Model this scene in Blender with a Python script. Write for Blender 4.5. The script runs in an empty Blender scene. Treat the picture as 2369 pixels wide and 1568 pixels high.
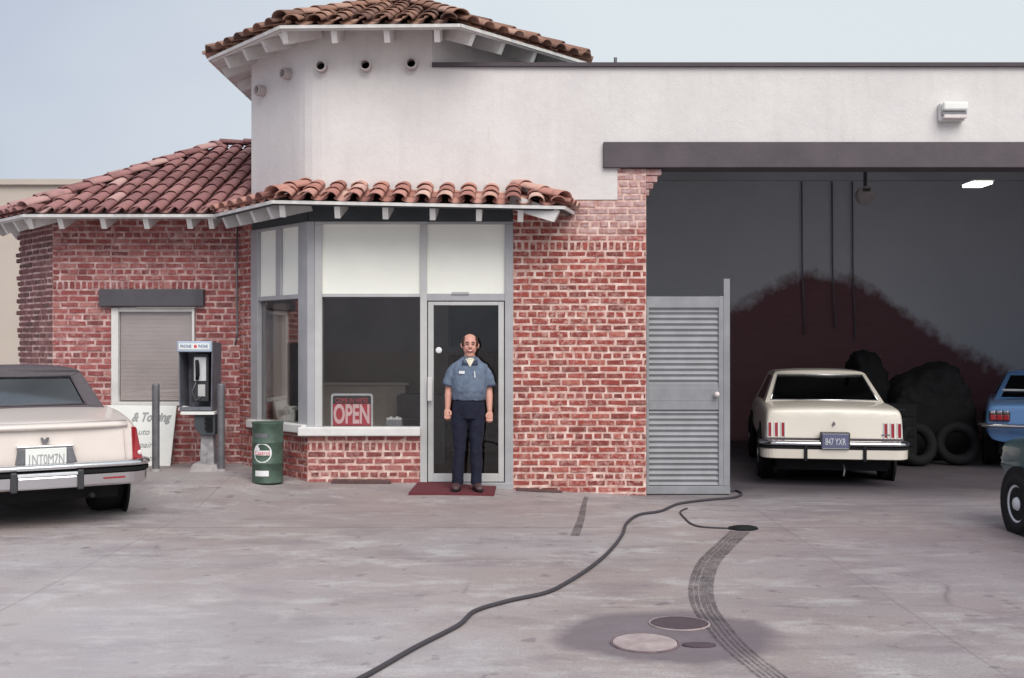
import bpy, bmesh, math, random
from mathutils import Vector, Matrix
R = math.radians
rnd = random.Random(7)
sc = bpy.context.scene
COL = sc.collection

# ------------------------------------------------------------------ camera, sky, sun, exposure
cd = bpy.data.cameras.new('camera'); cam = bpy.data.objects.new('camera', cd); COL.objects.link(cam)
cam.location = (0, 0, 1.6); cam.rotation_euler = (R(90), 0, 0)
cd.sensor_width = 36; cd.lens = 36 * 1080 / 1024; cd.shift_y = 0.0071; cd.clip_end = 2000
sc.camera = cam
SUN_EL, SUN_AZ = R(44), R(18)          # azimuth: from behind the camera, to its right
w = bpy.data.worlds.new('World'); sc.world = w; w.use_nodes = True
nt = w.node_tree; nt.nodes.clear()
out = nt.nodes.new('ShaderNodeOutputWorld'); bg = nt.nodes.new('ShaderNodeBackground')
sky = nt.nodes.new('ShaderNodeTexSky'); sky.sky_type = 'NISHITA'; sky.sun_disc = False
sky.sun_elevation = SUN_EL; sky.sun_rotation = math.pi - SUN_AZ
sky.air_density = 1.0; sky.dust_density = 6.0; sky.ozone_density = 1.0
tc = nt.nodes.new('ShaderNodeTexCoord')
n1 = nt.nodes.new('ShaderNodeTexNoise'); n1.inputs['Scale'].default_value = 1.6; n1.inputs['Detail'].default_value = 4
mp = nt.nodes.new('ShaderNodeMapping'); mp.inputs['Scale'].default_value = (.8, .8, 1.6)
nt.links.new(tc.outputs['Generated'], mp.inputs[0]); nt.links.new(mp.outputs[0], n1.inputs['Vector'])
cr = nt.nodes.new('ShaderNodeValToRGB')      # thin overcast layer
cr.color_ramp.elements[0].position = 0.3; cr.color_ramp.elements[0].color = (4.1, 4.45, 5.3, 1)
cr.color_ramp.elements[1].position = 0.7; cr.color_ramp.elements[1].color = (5.8, 6.3, 6.5, 1)
sx = nt.nodes.new('ShaderNodeSeparateXYZ'); nt.links.new(tc.outputs['Generated'], sx.inputs[0])
ma = nt.nodes.new('ShaderNodeMath'); ma.operation = 'MULTIPLY_ADD'; ma.inputs[1].default_value = .38      # the overcast is thinner to the right
nt.links.new(sx.outputs[0], ma.inputs[0]); nt.links.new(n1.outputs['Fac'], ma.inputs[2])
nt.links.new(ma.outputs[0], cr.inputs[0])
mx = nt.nodes.new('ShaderNodeMix'); mx.data_type = 'RGBA'; mx.inputs['Factor'].default_value = 0.88
nt.links.new(sky.outputs[0], mx.inputs[6]); nt.links.new(cr.outputs[0], mx.inputs[7])
nt.links.new(mx.outputs[2], bg.inputs['Color']); bg.inputs['Strength'].default_value = 0.09
nt.links.new(bg.outputs[0], out.inputs[0])
sd = bpy.data.lights.new('sun', 'SUN'); sd.energy = 1.7; sd.angle = R(45); sd.color = (1, .96, .9)
so = bpy.data.objects.new('sun', sd); COL.objects.link(so)
so.rotation_euler = (R(90) - SUN_EL, 0, SUN_AZ)
sc.view_settings.view_transform = 'Standard'; sc.view_settings.look = 'None'
sc.view_settings.exposure = 0.60; sc.view_settings.gamma = 1

# ------------------------------------------------------------------ helpers
F = 2500.0                                   # focal length in the units of my survey of the photograph
def wx(u, y): return (u - 1184.5) / F * y
def wz(v, y): return 1.6 - (v - 800) / F * y
def sstep(a, b, t):
    t = max(0.0, min(1.0, (t - a) / (b - a))); return t * t * (3 - 2 * t)
def interp(tab, x):
    if x <= tab[0][0]: return tab[0][1]
    for (a, va), (b, vb) in zip(tab, tab[1:]):
        if x <= b: return va + (vb - va) * (x - a) / (b - a)
    return tab[-1][1]
def gz(x, y):                                # height of the concrete apron
    return interp([(-3.1, .18), (-2.7, .135), (-2.3, .10), (-.9, .09), (0, .02), (1.5, -.055)], x) * sstep(10.3, 12.1, y)
def gp(u, v):                                # survey point on the ground
    y = 1.6 * F / (v - 800)
    for _ in range(12): y = (1.6 - gz(wx(u, y), y)) * F / (v - 800)
    x = wx(u, y); return Vector((x, y, gz(x, y)))

class NT:
    def __init__(s, name, rough=.8):
        s.m = bpy.data.materials.new(name); s.m.use_nodes = True; s.t = s.m.node_tree; s.n = s.t.nodes; s.l = s.t.links
        s.b = s.n['Principled BSDF']; s.b.inputs['Roughness'].default_value = rough; s.o = s.n['Material Output']
        s.tc = s.n.new('ShaderNodeTexCoord')
    def lk(s, a, b): s.l.new(a, b)
    def map(s, scale=(1, 1, 1), src='Object', loc=(0, 0, 0)):
        m = s.n.new('ShaderNodeMapping'); m.inputs['Scale'].default_value = scale; m.inputs['Location'].default_value = loc
        s.lk(s.tc.outputs[src], m.inputs[0]); return m.outputs[0]
    def noise(s, sc_, det=4, vec=None, rough=.6):
        t = s.n.new('ShaderNodeTexNoise'); t.inputs['Scale'].default_value = sc_; t.inputs['Detail'].default_value = det
        t.inputs['Roughness'].default_value = rough
        s.lk(vec if vec else s.tc.outputs['Object'], t.inputs['Vector']); return t.outputs['Fac']
    def ramp(s, fac, stops):
        r = s.n.new('ShaderNodeValToRGB'); e = r.color_ramp.elements
        while len(e) < len(stops): e.new(.5)
        for k, (p, c) in enumerate(stops):
            e[k].position = p; e[k].color = (c, c, c, 1) if not hasattr(c, '__len__') else (*c, 1)
        s.lk(fac, r.inputs[0]); return r.outputs[0]
    def mix(s, fac, a, b, mode='MIX'):
        m = s.n.new('ShaderNodeMix'); m.data_type = 'RGBA'; m.blend_type = mode
        for k, v in ((0, fac), (6, a), (7, b)):
            if hasattr(v, 'is_output'): s.lk(v, m.inputs[k])
            elif hasattr(v, '__len__'): m.inputs[k].default_value = (*v, 1)
            else: m.inputs[k].default_value = v if k == 0 else (v, v, v, 1)
        return m.outputs[2]
    def math(s, op, a, b=0, c=0):
        m = s.n.new('ShaderNodeMath'); m.operation = op
        for k, v in enumerate((a, b, c)):
            if hasattr(v, 'is_output'): s.lk(v, m.inputs[k])
            else: m.inputs[k].default_value = v
        return m.outputs[0]
    def col(s, c):
        if hasattr(c, 'is_output'): s.lk(c, s.b.inputs['Base Color'])
        else: s.b.inputs['Base Color'].default_value = (*c, 1)
    def bump(s, h, strength=.3, dist=.01):
        b = s.n.new('ShaderNodeBump'); b.inputs['Strength'].default_value = strength; b.inputs['Distance'].default_value = dist
        s.lk(h, b.inputs['Height']); s.lk(b.outputs[0], s.b.inputs['Normal'])
    def attr(s, name='tint'):
        a = s.n.new('ShaderNodeAttribute'); a.attribute_name = name; return a.outputs['Fac']

def simple(name, c, rough=.7, metal=0, var=.12, scale=6, bump=0, spec=None, coat=0):
    k = NT(name, rough); f = k.noise(scale, 5)
    lo = tuple(x * (1 - var) for x in c); hi = tuple(min(1, x * (1 + var)) for x in c)
    k.col(k.ramp(f, [(.3, lo), (.7, hi)])); k.b.inputs['Metallic'].default_value = metal
    if bump: k.bump(k.noise(scale * 12, 3), bump)
    if spec is not None: k.b.inputs['Specular IOR Level'].default_value = spec
    if coat: k.b.inputs['Coat Weight'].default_value = coat
    return k.m

M = {}
def brick_mat(name, tones, lime=(.62, .45, .43), lime_amt=.5, soot=False):
    k = NT(name, .92)
    a = k.attr(); base = k.ramp(a, [(0, tones[0]), (.45, tones[1]), (.8, tones[2]), (1, tones[3])])
    f = k.noise(38, 4); base = k.mix(k.ramp(f, [(.35, 0), (.75, .35)]), base, (.08, .04, .04))
    big = k.noise(1.3, 4); fine = k.noise(17, 5, rough=.75)
    msk = k.math('MULTIPLY', k.ramp(big, [(.35, .15), (.65, 1.0)]), k.ramp(fine, [(.47, 0), (.62, 1)]))
    msk = k.math('MULTIPLY', msk, lime_amt)
    base = k.mix(msk, base, lime)
    if soot:                                 # old limewash left on the top courses of the pillar
        sz = k.n.new('ShaderNodeSeparateXYZ'); k.lk(k.tc.outputs['Object'], sz.inputs[0])
        a1 = k.math('MULTIPLY', k.math('SUBTRACT', k.math('ADD', sz.outputs[2], k.math('MULTIPLY', k.noise(3, 6), .6)), 3.06), 5)
        a2 = k.math('MULTIPLY', k.math('SUBTRACT', sz.outputs[0], .45), 2.5)
        a1 = k.math('MINIMUM', k.math('MAXIMUM', a1, 0), 1); a2 = k.math('MINIMUM', k.math('MAXIMUM', a2, 0), 1)
        wsh = k.math('MULTIPLY', k.math('MULTIPLY', a1, a2), k.ramp(k.noise(12, 6, rough=.7), [(.38, .25), (.6, .85)]))
        base = k.mix(wsh, base, (.55, .42, .42))
    k.col(base); k.bump(k.noise(60, 5), .5, .006); return k.m
M['brick'] = brick_mat('brick_red', [(.17, .036, .030), (.30, .052, .041), (.38, .076, .058), (.44, .13, .10)], lime=(.70, .52, .47), lime_amt=.6, soot=True)
M['brick_pale'] = brick_mat('brick_rose', [(.17, .045, .045), (.29, .066, .064), (.36, .10, .092), (.42, .17, .15)], lime_amt=.45)
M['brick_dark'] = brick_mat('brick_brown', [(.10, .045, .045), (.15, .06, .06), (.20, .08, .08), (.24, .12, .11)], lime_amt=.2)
def mortar():
    k = NT('mortar', .95); f = k.noise(9, 6)
    k.col(k.ramp(f, [(.32, (.42, .23, .20)), (.5, (.64, .43, .38)), (.66, (.82, .66, .60))])); k.bump(k.noise(90, 4), .5); return k.m
M['mortar'] = mortar()
def mortar2():
    k = NT('mortar_rose', .95); f = k.noise(7, 6)
    k.col(k.ramp(f, [(.32, (.30, .15, .15)), (.5, (.47, .29, .28)), (.68, (.70, .54, .52))])); k.bump(k.noise(90, 4), .5); return k.m
M['mortar_rose'] = mortar2()
def stucco():
    k = NT('stucco_white', .9); f = k.noise(.9, 5); g = k.noise(14, 6)
    c = k.ramp(f, [(.3, (.60, .57, .575)), (.7, (.71, .69, .68))])
    st = k.noise(1.0, 4, k.map((7, 7, .7))); c = k.mix(k.ramp(st, [(.52, 0), (.75, .16)]), c, (.42, .39, .38))
    k.col(k.mix(k.ramp(g, [(.45, 0), (.8, .15)]), c, (.5, .47, .47))); k.bump(k.math('ADD', k.math('MULTIPLY', k.noise(40, 6), .35), k.noise(3.5, 4)), .45, .02); return k.m
M['stucco'] = stucco()
def tile_mat(name, tones):
    k = NT(name, .9); a = k.attr(); base = k.ramp(a, [(0, tones[0]), (.4, tones[1]), (.75, tones[2]), (1, tones[3])])
    f = k.noise(11, 5); base = k.mix(k.ramp(f, [(.5, 0), (.72, .6)]), base, (.15, .10, .10))
    g = k.noise(30, 4); base = k.mix(k.ramp(g, [(.55, 0), (.75, .35)]), base, (.5, .4, .36))
    k.col(base); k.bump(k.noise(50, 5), .4, .006); return k.m
M['tile'] = tile_mat('clay_tile', [(.24, .10, .085), (.42, .19, .155), (.52, .27, .22), (.64, .42, .36)])
M['tile_wing'] = tile_mat('clay_tile_rose', [(.15, .065, .07), (.28, .125, .125), (.37, .185, .18), (.52, .33, .31)])
M['tile_old'] = tile_mat('clay_tile_old', [(.12, .065, .055), (.24, .125, .09), (.34, .185, .13), (.46, .29, .23)])
M['white'] = simple('white_paint', (.66, .65, .64), .6, var=.1, scale=5, bump=.1)
M['panel'] = simple('white_panel', (.90, .91, .84), .5, var=.03, scale=2)
M['alu'] = simple('aluminium', (.40, .40, .42), .5, .25, var=.12, scale=3)
M['alu2'] = simple('aluminium_light', (.52, .52, .52), .5, .15, var=.1, scale=3)
M['beam'] = simple('dark_beam', (.085, .07, .08), .75, var=.2, scale=2, bump=.3)
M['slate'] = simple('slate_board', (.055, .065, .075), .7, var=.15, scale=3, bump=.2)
M['plum'] = simple('lintel_paint', (.075, .07, .085), .7, var=.15, scale=4, bump=.2)
M['cap'] = simple('dark_flashing', (.055, .04, .05), .6)
M['black'] = simple('black_rubber', (.014, .014, .016), .8, bump=.1, spec=.2)
M['iron'] = simple('cast_iron', (.10, .07, .085), .7, .3, bump=.3, scale=20)
M['gate'] = simple('grey_paint', (.25, .255, .275), .5, var=.14, scale=4)
M['dark'] = simple('dark_metal', (.05, .05, .055), .5, .3)
M['grey'] = simple('grey_metal', (.16, .16, .175), .5, .3, var=.25, scale=9)
M['postgrey'] = simple('worn_post_paint', (.30, .29, .31), .8, var=.35, scale=12, bump=.3)
M['hood'] = simple('hood_grey', (.15, .155, .185), .5, .2, var=.2, scale=9)
M['concrete'] = simple('old_concrete', (.34, .31, .32), .9, var=.2, scale=9, bump=.4)
M['chrome'] = simple('chrome', (.72, .72, .74), .14, 1, var=.03)
M['cream'] = simple('cream_car_paint', (.71, .655, .58), .35, var=.03, scale=1.5, coat=.5)
M['beige'] = simple('beige_car_paint', (.67, .60, .56), .35, var=.03, scale=1.5, coat=.5)
M['vinyl'] = simple('vinyl_roof', (.082, .068, .08), .6, var=.12, scale=20, bump=.3)
M['redlens'] = simple('red_lens', (.30, .012, .02), .25, coat=.5)
M['whitelens'] = simple('clear_lens', (.7, .62, .62), .3)
M['blue'] = simple('blue_car_paint', (.10, .22, .46), .3, var=.05, scale=1.5, coat=.5)
M['green_p'] = simple('teal_car_paint', (.035, .085, .095), .35, coat=.4)
M['drum'] = simple('drum_green', (.055, .092, .07), .55, var=.4, scale=8)
M['mat'] = simple('maroon_mat', (.13, .025, .035), .95, var=.2, scale=40, bump=.6)
M['plank'] = simple('weathered_wood', (.11, .06, .06), .9, var=.3, scale=14, bump=.4)
M['beigewall'] = simple('beige_render', (.48, .42, .37), .9, var=.05, scale=.8)
M['signwhite'] = simple('sign_white', (.78, .79, .77), .5, var=.04)
M['ink'] = simple('grey_ink', (.32, .34, .35), .6)
M['plateblue'] = simple('plate_blue', (.11, .115, .20), .5)
M['platewhite'] = simple('plate_white', (.62, .64, .67), .5)
M['letterblue'] = simple('letter_blue', (.10, .19, .40), .5)
M['letterred'] = simple('letter_red', (.62, .07, .09), .6)
M['letterpink'] = simple('letter_pink', (.95, .62, .63), .6)
M['signred'] = simple('sign_red_ground', (.55, .05, .075), .6)
M['blind'] = simple('blind_tan', (.66, .58, .57), .8, var=.10, scale=1.6)
M['pale'] = simple('pale_cover', (.37, .30, .30), .9, bump=.4, var=.25, scale=8)
M['rimdark'] = simple('stained_rim', (.17, .12, .13), .9, var=.3, scale=20)
M['conduit'] = simple('painted_conduit', (.22, .21, .23), .8)
M['headerblue'] = simple('header_pale_blue', (.40, .47, .60), .5)
M['hose'] = simple('hose_rubber', (.05, .045, .055), .6)
M['vent'] = simple('clay_pipe', (.45, .40, .40), .9)
M['skin'] = simple('skin', (.59, .30, .235), .55, var=.08, scale=14)
M['hair'] = simple('brown_hair', (.04, .018, .013), .8, var=.3, scale=60, bump=.5)
M['lip'] = simple('lip', (.38, .10, .10), .5)
M['teeth'] = simple('teeth', (.70, .60, .54), .4)
M['eye'] = simple('eye_dark', (.10, .05, .045), .3)
def cloth(name, c, sc_=9):
    k = NT(name, .9); f = k.noise(sc_, 4, k.map((1, 1, .5))); lo = tuple(x * .8 for x in c); hi = tuple(x * 1.2 for x in c)
    k.col(k.ramp(f, [(.35, lo), (.65, hi)])); k.bump(k.noise(22, 3, k.map((1, 1, .35))), .5, .02); return k.m
M['shirt'] = cloth('blue_work_shirt', (.115, .15, .215)); M['collar'] = cloth('navy_collar', (.03, .04, .075))
M['trousers'] = cloth('navy_trousers', (.006, .0075, .024)); M['tee'] = cloth('cream_undershirt', (.75, .70, .56))
M['shoe'] = simple('brown_shoe', (.07, .035, .04), .5); M['belt'] = simple('black_belt', (.01, .01, .013), .5)
M['patch'] = simple('white_patch', (.75, .76, .78), .7)
M['wood'] = simple('dark_wood', (.045, .022, .022), .6, var=.3, scale=3)
M['office'] = simple('office_wall', (.66, .58, .56), .9, var=.12, scale=1.5)
M['furn'] = simple('office_furniture', (.60, .52, .44), .7)
M['tan'] = simple('curtain_tan', (.55, .43, .36), .85, var=.06)
M['interior'] = simple('garage_ceiling_paint', (.62, .64, .68), .9, var=.12, scale=.8)
M['seat'] = simple('car_seat_cloth', (.09, .08, .09), .8)
def interior_wall():                         # reflection veil painted in as grey; its silhouette gap shows red brown brick
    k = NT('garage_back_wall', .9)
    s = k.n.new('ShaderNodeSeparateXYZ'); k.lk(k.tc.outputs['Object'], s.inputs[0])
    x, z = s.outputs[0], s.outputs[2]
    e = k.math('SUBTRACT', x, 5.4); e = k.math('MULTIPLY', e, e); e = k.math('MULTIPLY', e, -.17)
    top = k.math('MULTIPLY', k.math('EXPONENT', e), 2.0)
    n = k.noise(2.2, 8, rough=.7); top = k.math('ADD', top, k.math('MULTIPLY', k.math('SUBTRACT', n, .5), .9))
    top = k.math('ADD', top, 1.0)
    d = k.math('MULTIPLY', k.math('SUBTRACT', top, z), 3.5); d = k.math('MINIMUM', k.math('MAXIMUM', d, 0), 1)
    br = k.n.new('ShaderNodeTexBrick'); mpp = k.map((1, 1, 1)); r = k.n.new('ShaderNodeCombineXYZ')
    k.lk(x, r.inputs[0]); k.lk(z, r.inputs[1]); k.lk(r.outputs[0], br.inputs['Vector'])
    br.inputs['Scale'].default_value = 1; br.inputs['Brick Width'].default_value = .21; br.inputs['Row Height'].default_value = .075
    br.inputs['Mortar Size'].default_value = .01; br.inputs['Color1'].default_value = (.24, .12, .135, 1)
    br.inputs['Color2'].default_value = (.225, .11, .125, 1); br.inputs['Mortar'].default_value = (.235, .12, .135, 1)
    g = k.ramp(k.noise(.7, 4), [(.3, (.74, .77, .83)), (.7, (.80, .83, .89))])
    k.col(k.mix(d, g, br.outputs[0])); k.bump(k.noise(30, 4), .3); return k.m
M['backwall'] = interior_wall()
def glass(name, tint=(.75, .78, .8), refl=.10, rough=.02, fmul=1):
    k = NT(name); tr = k.n.new('ShaderNodeBsdfTransparent'); tr.inputs[0].default_value = (*tint, 1)
    gl = k.n.new('ShaderNodeBsdfGlossy'); gl.inputs['Roughness'].default_value = rough
    fr = k.n.new('ShaderNodeFresnel'); fr.inputs[0].default_value = 1.5
    f = k.math('MULTIPLY', k.math('ADD', fr.outputs[0], k.math('MULTIPLY', k.noise(1.1, 3), refl)), fmul); ms = k.n.new('ShaderNodeMixShader')
    k.lk(f, ms.inputs[0]); k.lk(tr.outputs[0], ms.inputs[1]); k.lk(gl.outputs[0], ms.inputs[2]); k.lk(ms.outputs[0], k.o.inputs[0]); return k.m
M['glass'] = glass('window_glass', (.92, .92, .92), .05, .02, .55)
M['carglass'] = glass('car_glass', (.42, .45, .48), .03)
M['carglass_light'] = glass('car_glass_light', (.62, .66, .72), .22)
def emit(name, c, s):
    k = NT(name); e = k.n.new('ShaderNodeEmission'); e.inputs[0].default_value = (*c, 1); e.inputs[1].default_value = s
    k.lk(e.outputs[0], k.o.inputs[0]); return k.m
M['tube'] = emit('lamp_tube', (1, 1, .85), 5)

class MB:
    def __init__(s, T=None): s.v = []; s.f = []; s.t = []; s.T = T or Matrix()
    def add(s, vs, fs, tint=.5, T=None):
        k = len(s.v); A = s.T @ (T or Matrix()); s.v += [tuple(A @ Vector(p)) for p in vs]
        s.f += [tuple(i + k for i in f) for f in fs]; s.t += [tint] * len(fs); return s
    def box(s, x0, x1, y0, y1, z0, z1, T=None, tint=.5):
        return s.add([(x0, y0, z0), (x1, y0, z0), (x1, y1, z0), (x0, y1, z0), (x0, y0, z1), (x1, y0, z1), (x1, y1, z1), (x0, y1, z1)],
                     [(0, 3, 2, 1), (4, 5, 6, 7), (0, 1, 5, 4), (1, 2, 6, 5), (2, 3, 7, 6), (3, 0, 4, 7)], tint, T)
    def hexa(s, a, b, tint=.5):              # two matching quads, a bottom loop and a top loop
        return s.add(list(a) + list(b), [(3, 2, 1, 0), (4, 5, 6, 7), (0, 1, 5, 4), (1, 2, 6, 5), (2, 3, 7, 6), (3, 0, 4, 7)], tint)
    def prism(s, poly, y0, y1, T=None):      # polygon in x,z pushed along y
        n = len(poly); v = [(p[0], y0, p[1]) for p in poly] + [(p[0], y1, p[1]) for p in poly]
        return s.add(v, [tuple(range(n)), tuple(range(2 * n - 1, n - 1, -1))] + [((i + 1) % n, i, n + i, n + (i + 1) % n) for i in range(n)], .5, T)
    def slab(s, poly, z0, z1, T=None):       # polygon in x,y pushed along z
        n = len(poly); v = [(p[0], p[1], z0) for p in poly] + [(p[0], p[1], z1) for p in poly]
        return s.add(v, [tuple(range(n - 1, -1, -1)), tuple(range(n, 2 * n))] + [(i, (i + 1) % n, n + (i + 1) % n, n + i) for i in range(n)], .5, T)
    def rings(s, rings, cap=True, T=None, tint=.5):
        n = len(rings[0]); v = [p for r in rings for p in r]; f = []
        for k in range(len(rings) - 1):
            for i in range(n):
                j = (i + 1) % n; f.append((k * n + i, k * n + j, (k + 1) * n + j, (k + 1) * n + i))
        if cap: f.append(tuple(range(n - 1, -1, -1))); f.append(tuple(range((len(rings) - 1) * n, len(rings) * n)))
        return s.add(v, f, tint, T)
    def tube(s, pts, r, n=10, T=None, ry=None):
        pts = [Vector(p) for p in pts]; rr = r if hasattr(r, '__len__') else [r] * len(pts); rg = []; prev = None
        for i, p in enumerate(pts):
            d = (pts[min(i + 1, len(pts) - 1)] - pts[max(i - 1, 0)]).normalized()
            a = prev - d * prev.dot(d) if prev else (Vector((1, 0, 0)) if abs(d.x) < .9 else Vector((0, 1, 0))) - d * (d.x if abs(d.x) < .9 else d.y)
            a.normalize(); prev = a; b = d.cross(a); q = rr[i]; q = q if hasattr(q, '__len__') else (q, q)
            rg.append([tuple(p + a * q[0] * math.cos(2 * math.pi * k / n) + b * q[1] * math.sin(2 * math.pi * k / n)) for k in range(n)])
        return s.rings(rg, True, T)
    def cyl(s, x, y, prof, n=24, T=None):    # lathe about z: prof of (r, z)
        return s.rings([[(x + r * math.cos(2 * math.pi * k / n), y + r * math.sin(2 * math.pi * k / n), z) for k in range(n)] for r, z in prof], True, T)
    def ball(s, c, r, n=14, m=9, T=None):
        r = r if hasattr(r, '__len__') else (r, r, r); rg = []
        for j in range(m + 1):
            a = -math.pi / 2 + math.pi * (j * .96 + .02 * m) / m
            rg.append([(c[0] + r[0] * math.cos(a) * math.cos(2 * math.pi * k / n), c[1] + r[1] * math.cos(a) * math.sin(2 * math.pi * k / n), c[2] + r[2] * math.sin(a)) for k in range(n)])
        return s.rings(rg, True, T)
    def build(s, name, mat, parent=None, smooth=False, bevel=0, sub=0, fix=False):
        me = bpy.data.meshes.new(name); me.from_pydata(s.v, [], s.f); me.update()
        if fix:
            bm = bmesh.new(); bm.from_mesh(me); bmesh.ops.recalc_face_normals(bm, faces=bm.faces); bm.to_mesh(me); bm.free()
        a = me.attributes.new('tint', 'FLOAT', 'FACE'); a.data.foreach_set('value', s.t)
        if isinstance(mat, str): mat = M[mat]
        me.materials.append(mat)
        if smooth: me.polygons.foreach_set('use_smooth', [True] * len(me.polygons))
        o = bpy.data.objects.new(name, me); COL.objects.link(o)
        if parent: o.parent = parent
        if bevel:
            b = o.modifiers.new('bevel', 'BEVEL'); b.width = bevel; b.segments = 2; b.limit_method = 'ANGLE'; b.angle_limit = R(35)
        if sub:
            b = o.modifiers.new('sub', 'SUBSURF'); b.levels = sub; b.render_levels = sub
        return o
def tag(o, label=None, cat=None, group=None, kind=None):
    for k, v in (('label', label), ('category', cat), ('group', group), ('kind', kind)):
        if v: o[k] = v
    return o
def thing(name, label, cat, loc=(0, 0, 0), rz=0, group=None):
    o = bpy.data.objects.new(name, None); COL.objects.link(o); o.location = loc; o.rotation_euler = (0, 0, rz); o.empty_display_size = .2
    return tag(o, label, cat, group)
def text_mesh(s, size, extrude=.002, bold=0):
    c = bpy.data.curves.new('t', 'FONT'); c.body = s; c.size = size; c.offset = bold; c.extrude = extrude; c.align_x = 'CENTER'; c.align_y = 'CENTER'
    o = bpy.data.objects.new('t', c); COL.objects.link(o); dg = bpy.context.evaluated_depsgraph_get()
    me = bpy.data.meshes.new_from_object(o.evaluated_get(dg)); bpy.data.objects.remove(o); bpy.data.curves.remove(c)
    return me
def lettering(name, s, size, mat, parent, T, sx=1, shear=0, bold=0, wrap=None):
    me = text_mesh(s, size, bold=bold); me.name = name
    for v in me.vertices:
        x, y, z = v.co.x * sx + v.co.y * shear, v.co.y, v.co.z
        if wrap: a = x / wrap; v.co = (wrap * math.sin(a), -(wrap + z) * math.cos(a), y)   # round a drum of radius wrap
        else: v.co = (x, -z, y)
    me.transform(T); me.materials.clear(); me.materials.append(M[mat])
    o = bpy.data.objects.new(name, me); COL.objects.link(o); o.parent = parent
    return o

# ------------------------------------------------------------------ ground
def ground():
    xs = [-400, -120, -40, -18] + [-12 + .25 * i for i in range(97)] + [18, 40, 120, 400]
    ys = [-400, -120, -40, -12, -4] + [0 + .5 * i for i in range(20)] + [10 + .15 * i for i in range(24)] + [14, 16, 20, 30, 60, 150, 600]
    mb = MB(); n = len(xs)
    mb.v = [(x, y, gz(x, y)) for y in ys for x in xs]
    for j in range(len(ys) - 1):
        for i in range(n - 1): mb.f.append((j * n + i, j * n + i + 1, (j + 1) * n + i + 1, (j + 1) * n + i)); mb.t.append(.5)
    k = NT('concrete_ground', .85)
    ob = k.tc.outputs['Object']
    big = k.noise(.28, 6, rough=.6); c = k.ramp(big, [(.32, (.27, .235, .245)), (.5, (.37, .335, .34)), (.68, (.46, .43, .44))])
    hue = k.noise(.45, 4, k.map((1, 1, 1), loc=(7, 3, 0))); c = k.mix(k.ramp(hue, [(.43, 0), (.58, .65)]), c, (.36, .285, .265))
    mid = k.noise(1.3, 9, k.map((.75, 1.5, 1)), .72); c = k.mix(k.ramp(mid, [(.48, 0), (.62, .62)]), c, (.21, .17, .185))
    pale = k.noise(1.9, 8, k.map((.75, 1.4, 1), loc=(4, 9, 0)), .72); c = k.mix(k.ramp(pale, [(.51, 0), (.64, .6)]), c, (.58, .56, .555))
    spots = k.noise(6, 5, k.map((1, 1, 1), loc=(1, 5, 0)), .5); c = k.mix(k.ramp(spots, [(.64, 0), (.70, .6)]), c, (.13, .10, .115))
    fine = k.noise(55, 6, rough=.8); c = k.mix(k.ramp(fine, [(.38, .45), (.6, 0)]), c, (.17, .14, .15))
    vo = k.n.new('ShaderNodeTexVoronoi'); vo.feature = 'DISTANCE_TO_EDGE'; vo.inputs['Scale'].default_value = .33
    dn = k.n.new('ShaderNodeTexNoise'); dn.inputs['Scale'].default_value = 1.6; dn.inputs['Detail'].default_value = 6; k.lk(ob, dn.inputs['Vector'])
    vm = k.n.new('ShaderNodeMix'); vm.data_type = 'VECTOR'; vm.inputs[0].default_value = .22; k.lk(ob, vm.inputs[4]); k.lk(dn.outputs['Color'], vm.inputs[5]); k.lk(vm.outputs[1], vo.inputs['Vector'])
    ck = k.math('MULTIPLY', k.ramp(vo.outputs['Distance'], [(.0, 1), (.006, 0)]), k.ramp(k.noise(.6, 3, k.map((1, 1, 1), loc=(9, 9, 0))), [(.56, 0), (.66, .6)])); c = k.mix(ck, c, (.09, .07, .08))
    s = k.n.new('ShaderNodeSeparateXYZ'); k.lk(ob, s.inputs[0]); X, Y = s.outputs[0], s.outputs[1]
    wob = k.math('MULTIPLY', k.math('SUBTRACT', k.noise(1.5, 4), .5), .7)
    def ell(cx, cy, rx, ry, soft=3):
        a = k.math('DIVIDE', k.math('SUBTRACT', X, cx), rx); b = k.math('DIVIDE', k.math('SUBTRACT', Y, cy), ry)
        d = k.math('SQRT', k.math('ADD', k.math('MULTIPLY', a, a), k.math('MULTIPLY', b, b)))
        d = k.math('ADD', d, wob); d = k.math('MULTIPLY', k.math('SUBTRACT', 1, d), soft)
        return k.math('MINIMUM', k.math('MAXIMUM', d, 0), 1)
    c = k.mix(k.math('MULTIPLY', ell(-2.6, 6.0, 3.4, 3.2, 1.1), .38), c, (.56, .535, .56))
    wet = k.math('MULTIPLY', ell(.86, 5.98, .70, .60, 4.5), .8)
    c = k.mix(wet, c, (.13, .105, .125))
    oil = k.math('MULTIPLY', ell(4.6, 8.2, 3.6, 3.8, 1.4), .5); c = k.mix(oil, c, (.19, .15, .175))
    oil3 = k.math('MULTIPLY', ell(5.0, 11.8, 3.6, 2.6, 1.2), .55); c = k.mix(oil3, c, (.13, .11, .13))
    oil2 = k.math('MULTIPLY', ell(-.9, 10.2, 2.9, 1.3, 1.5), .5); c = k.mix(oil2, c, (.30, .235, .23))
    fl = k.math('MINIMUM', k.math('MAXIMUM', k.math('MULTIPLY', k.math('SUBTRACT', k.math('ADD', Y, wob), 11.5), .8), 0), .9); fl = k.math('MULTIPLY', fl, k.math('GREATER_THAN', X, 1.3)); c = k.mix(fl, c, (.05, .041, .052))  # garage floor darkens inward: shade of the interior painted into its colour
    # slab joints
    def line(v, at, wd):
        d = k.math('ABSOLUTE', k.math('SUBTRACT', v, at)); d = k.math('ADD', d, k.math('MULTIPLY', wob, .03)); return k.math('LESS_THAN', d, wd)
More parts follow.
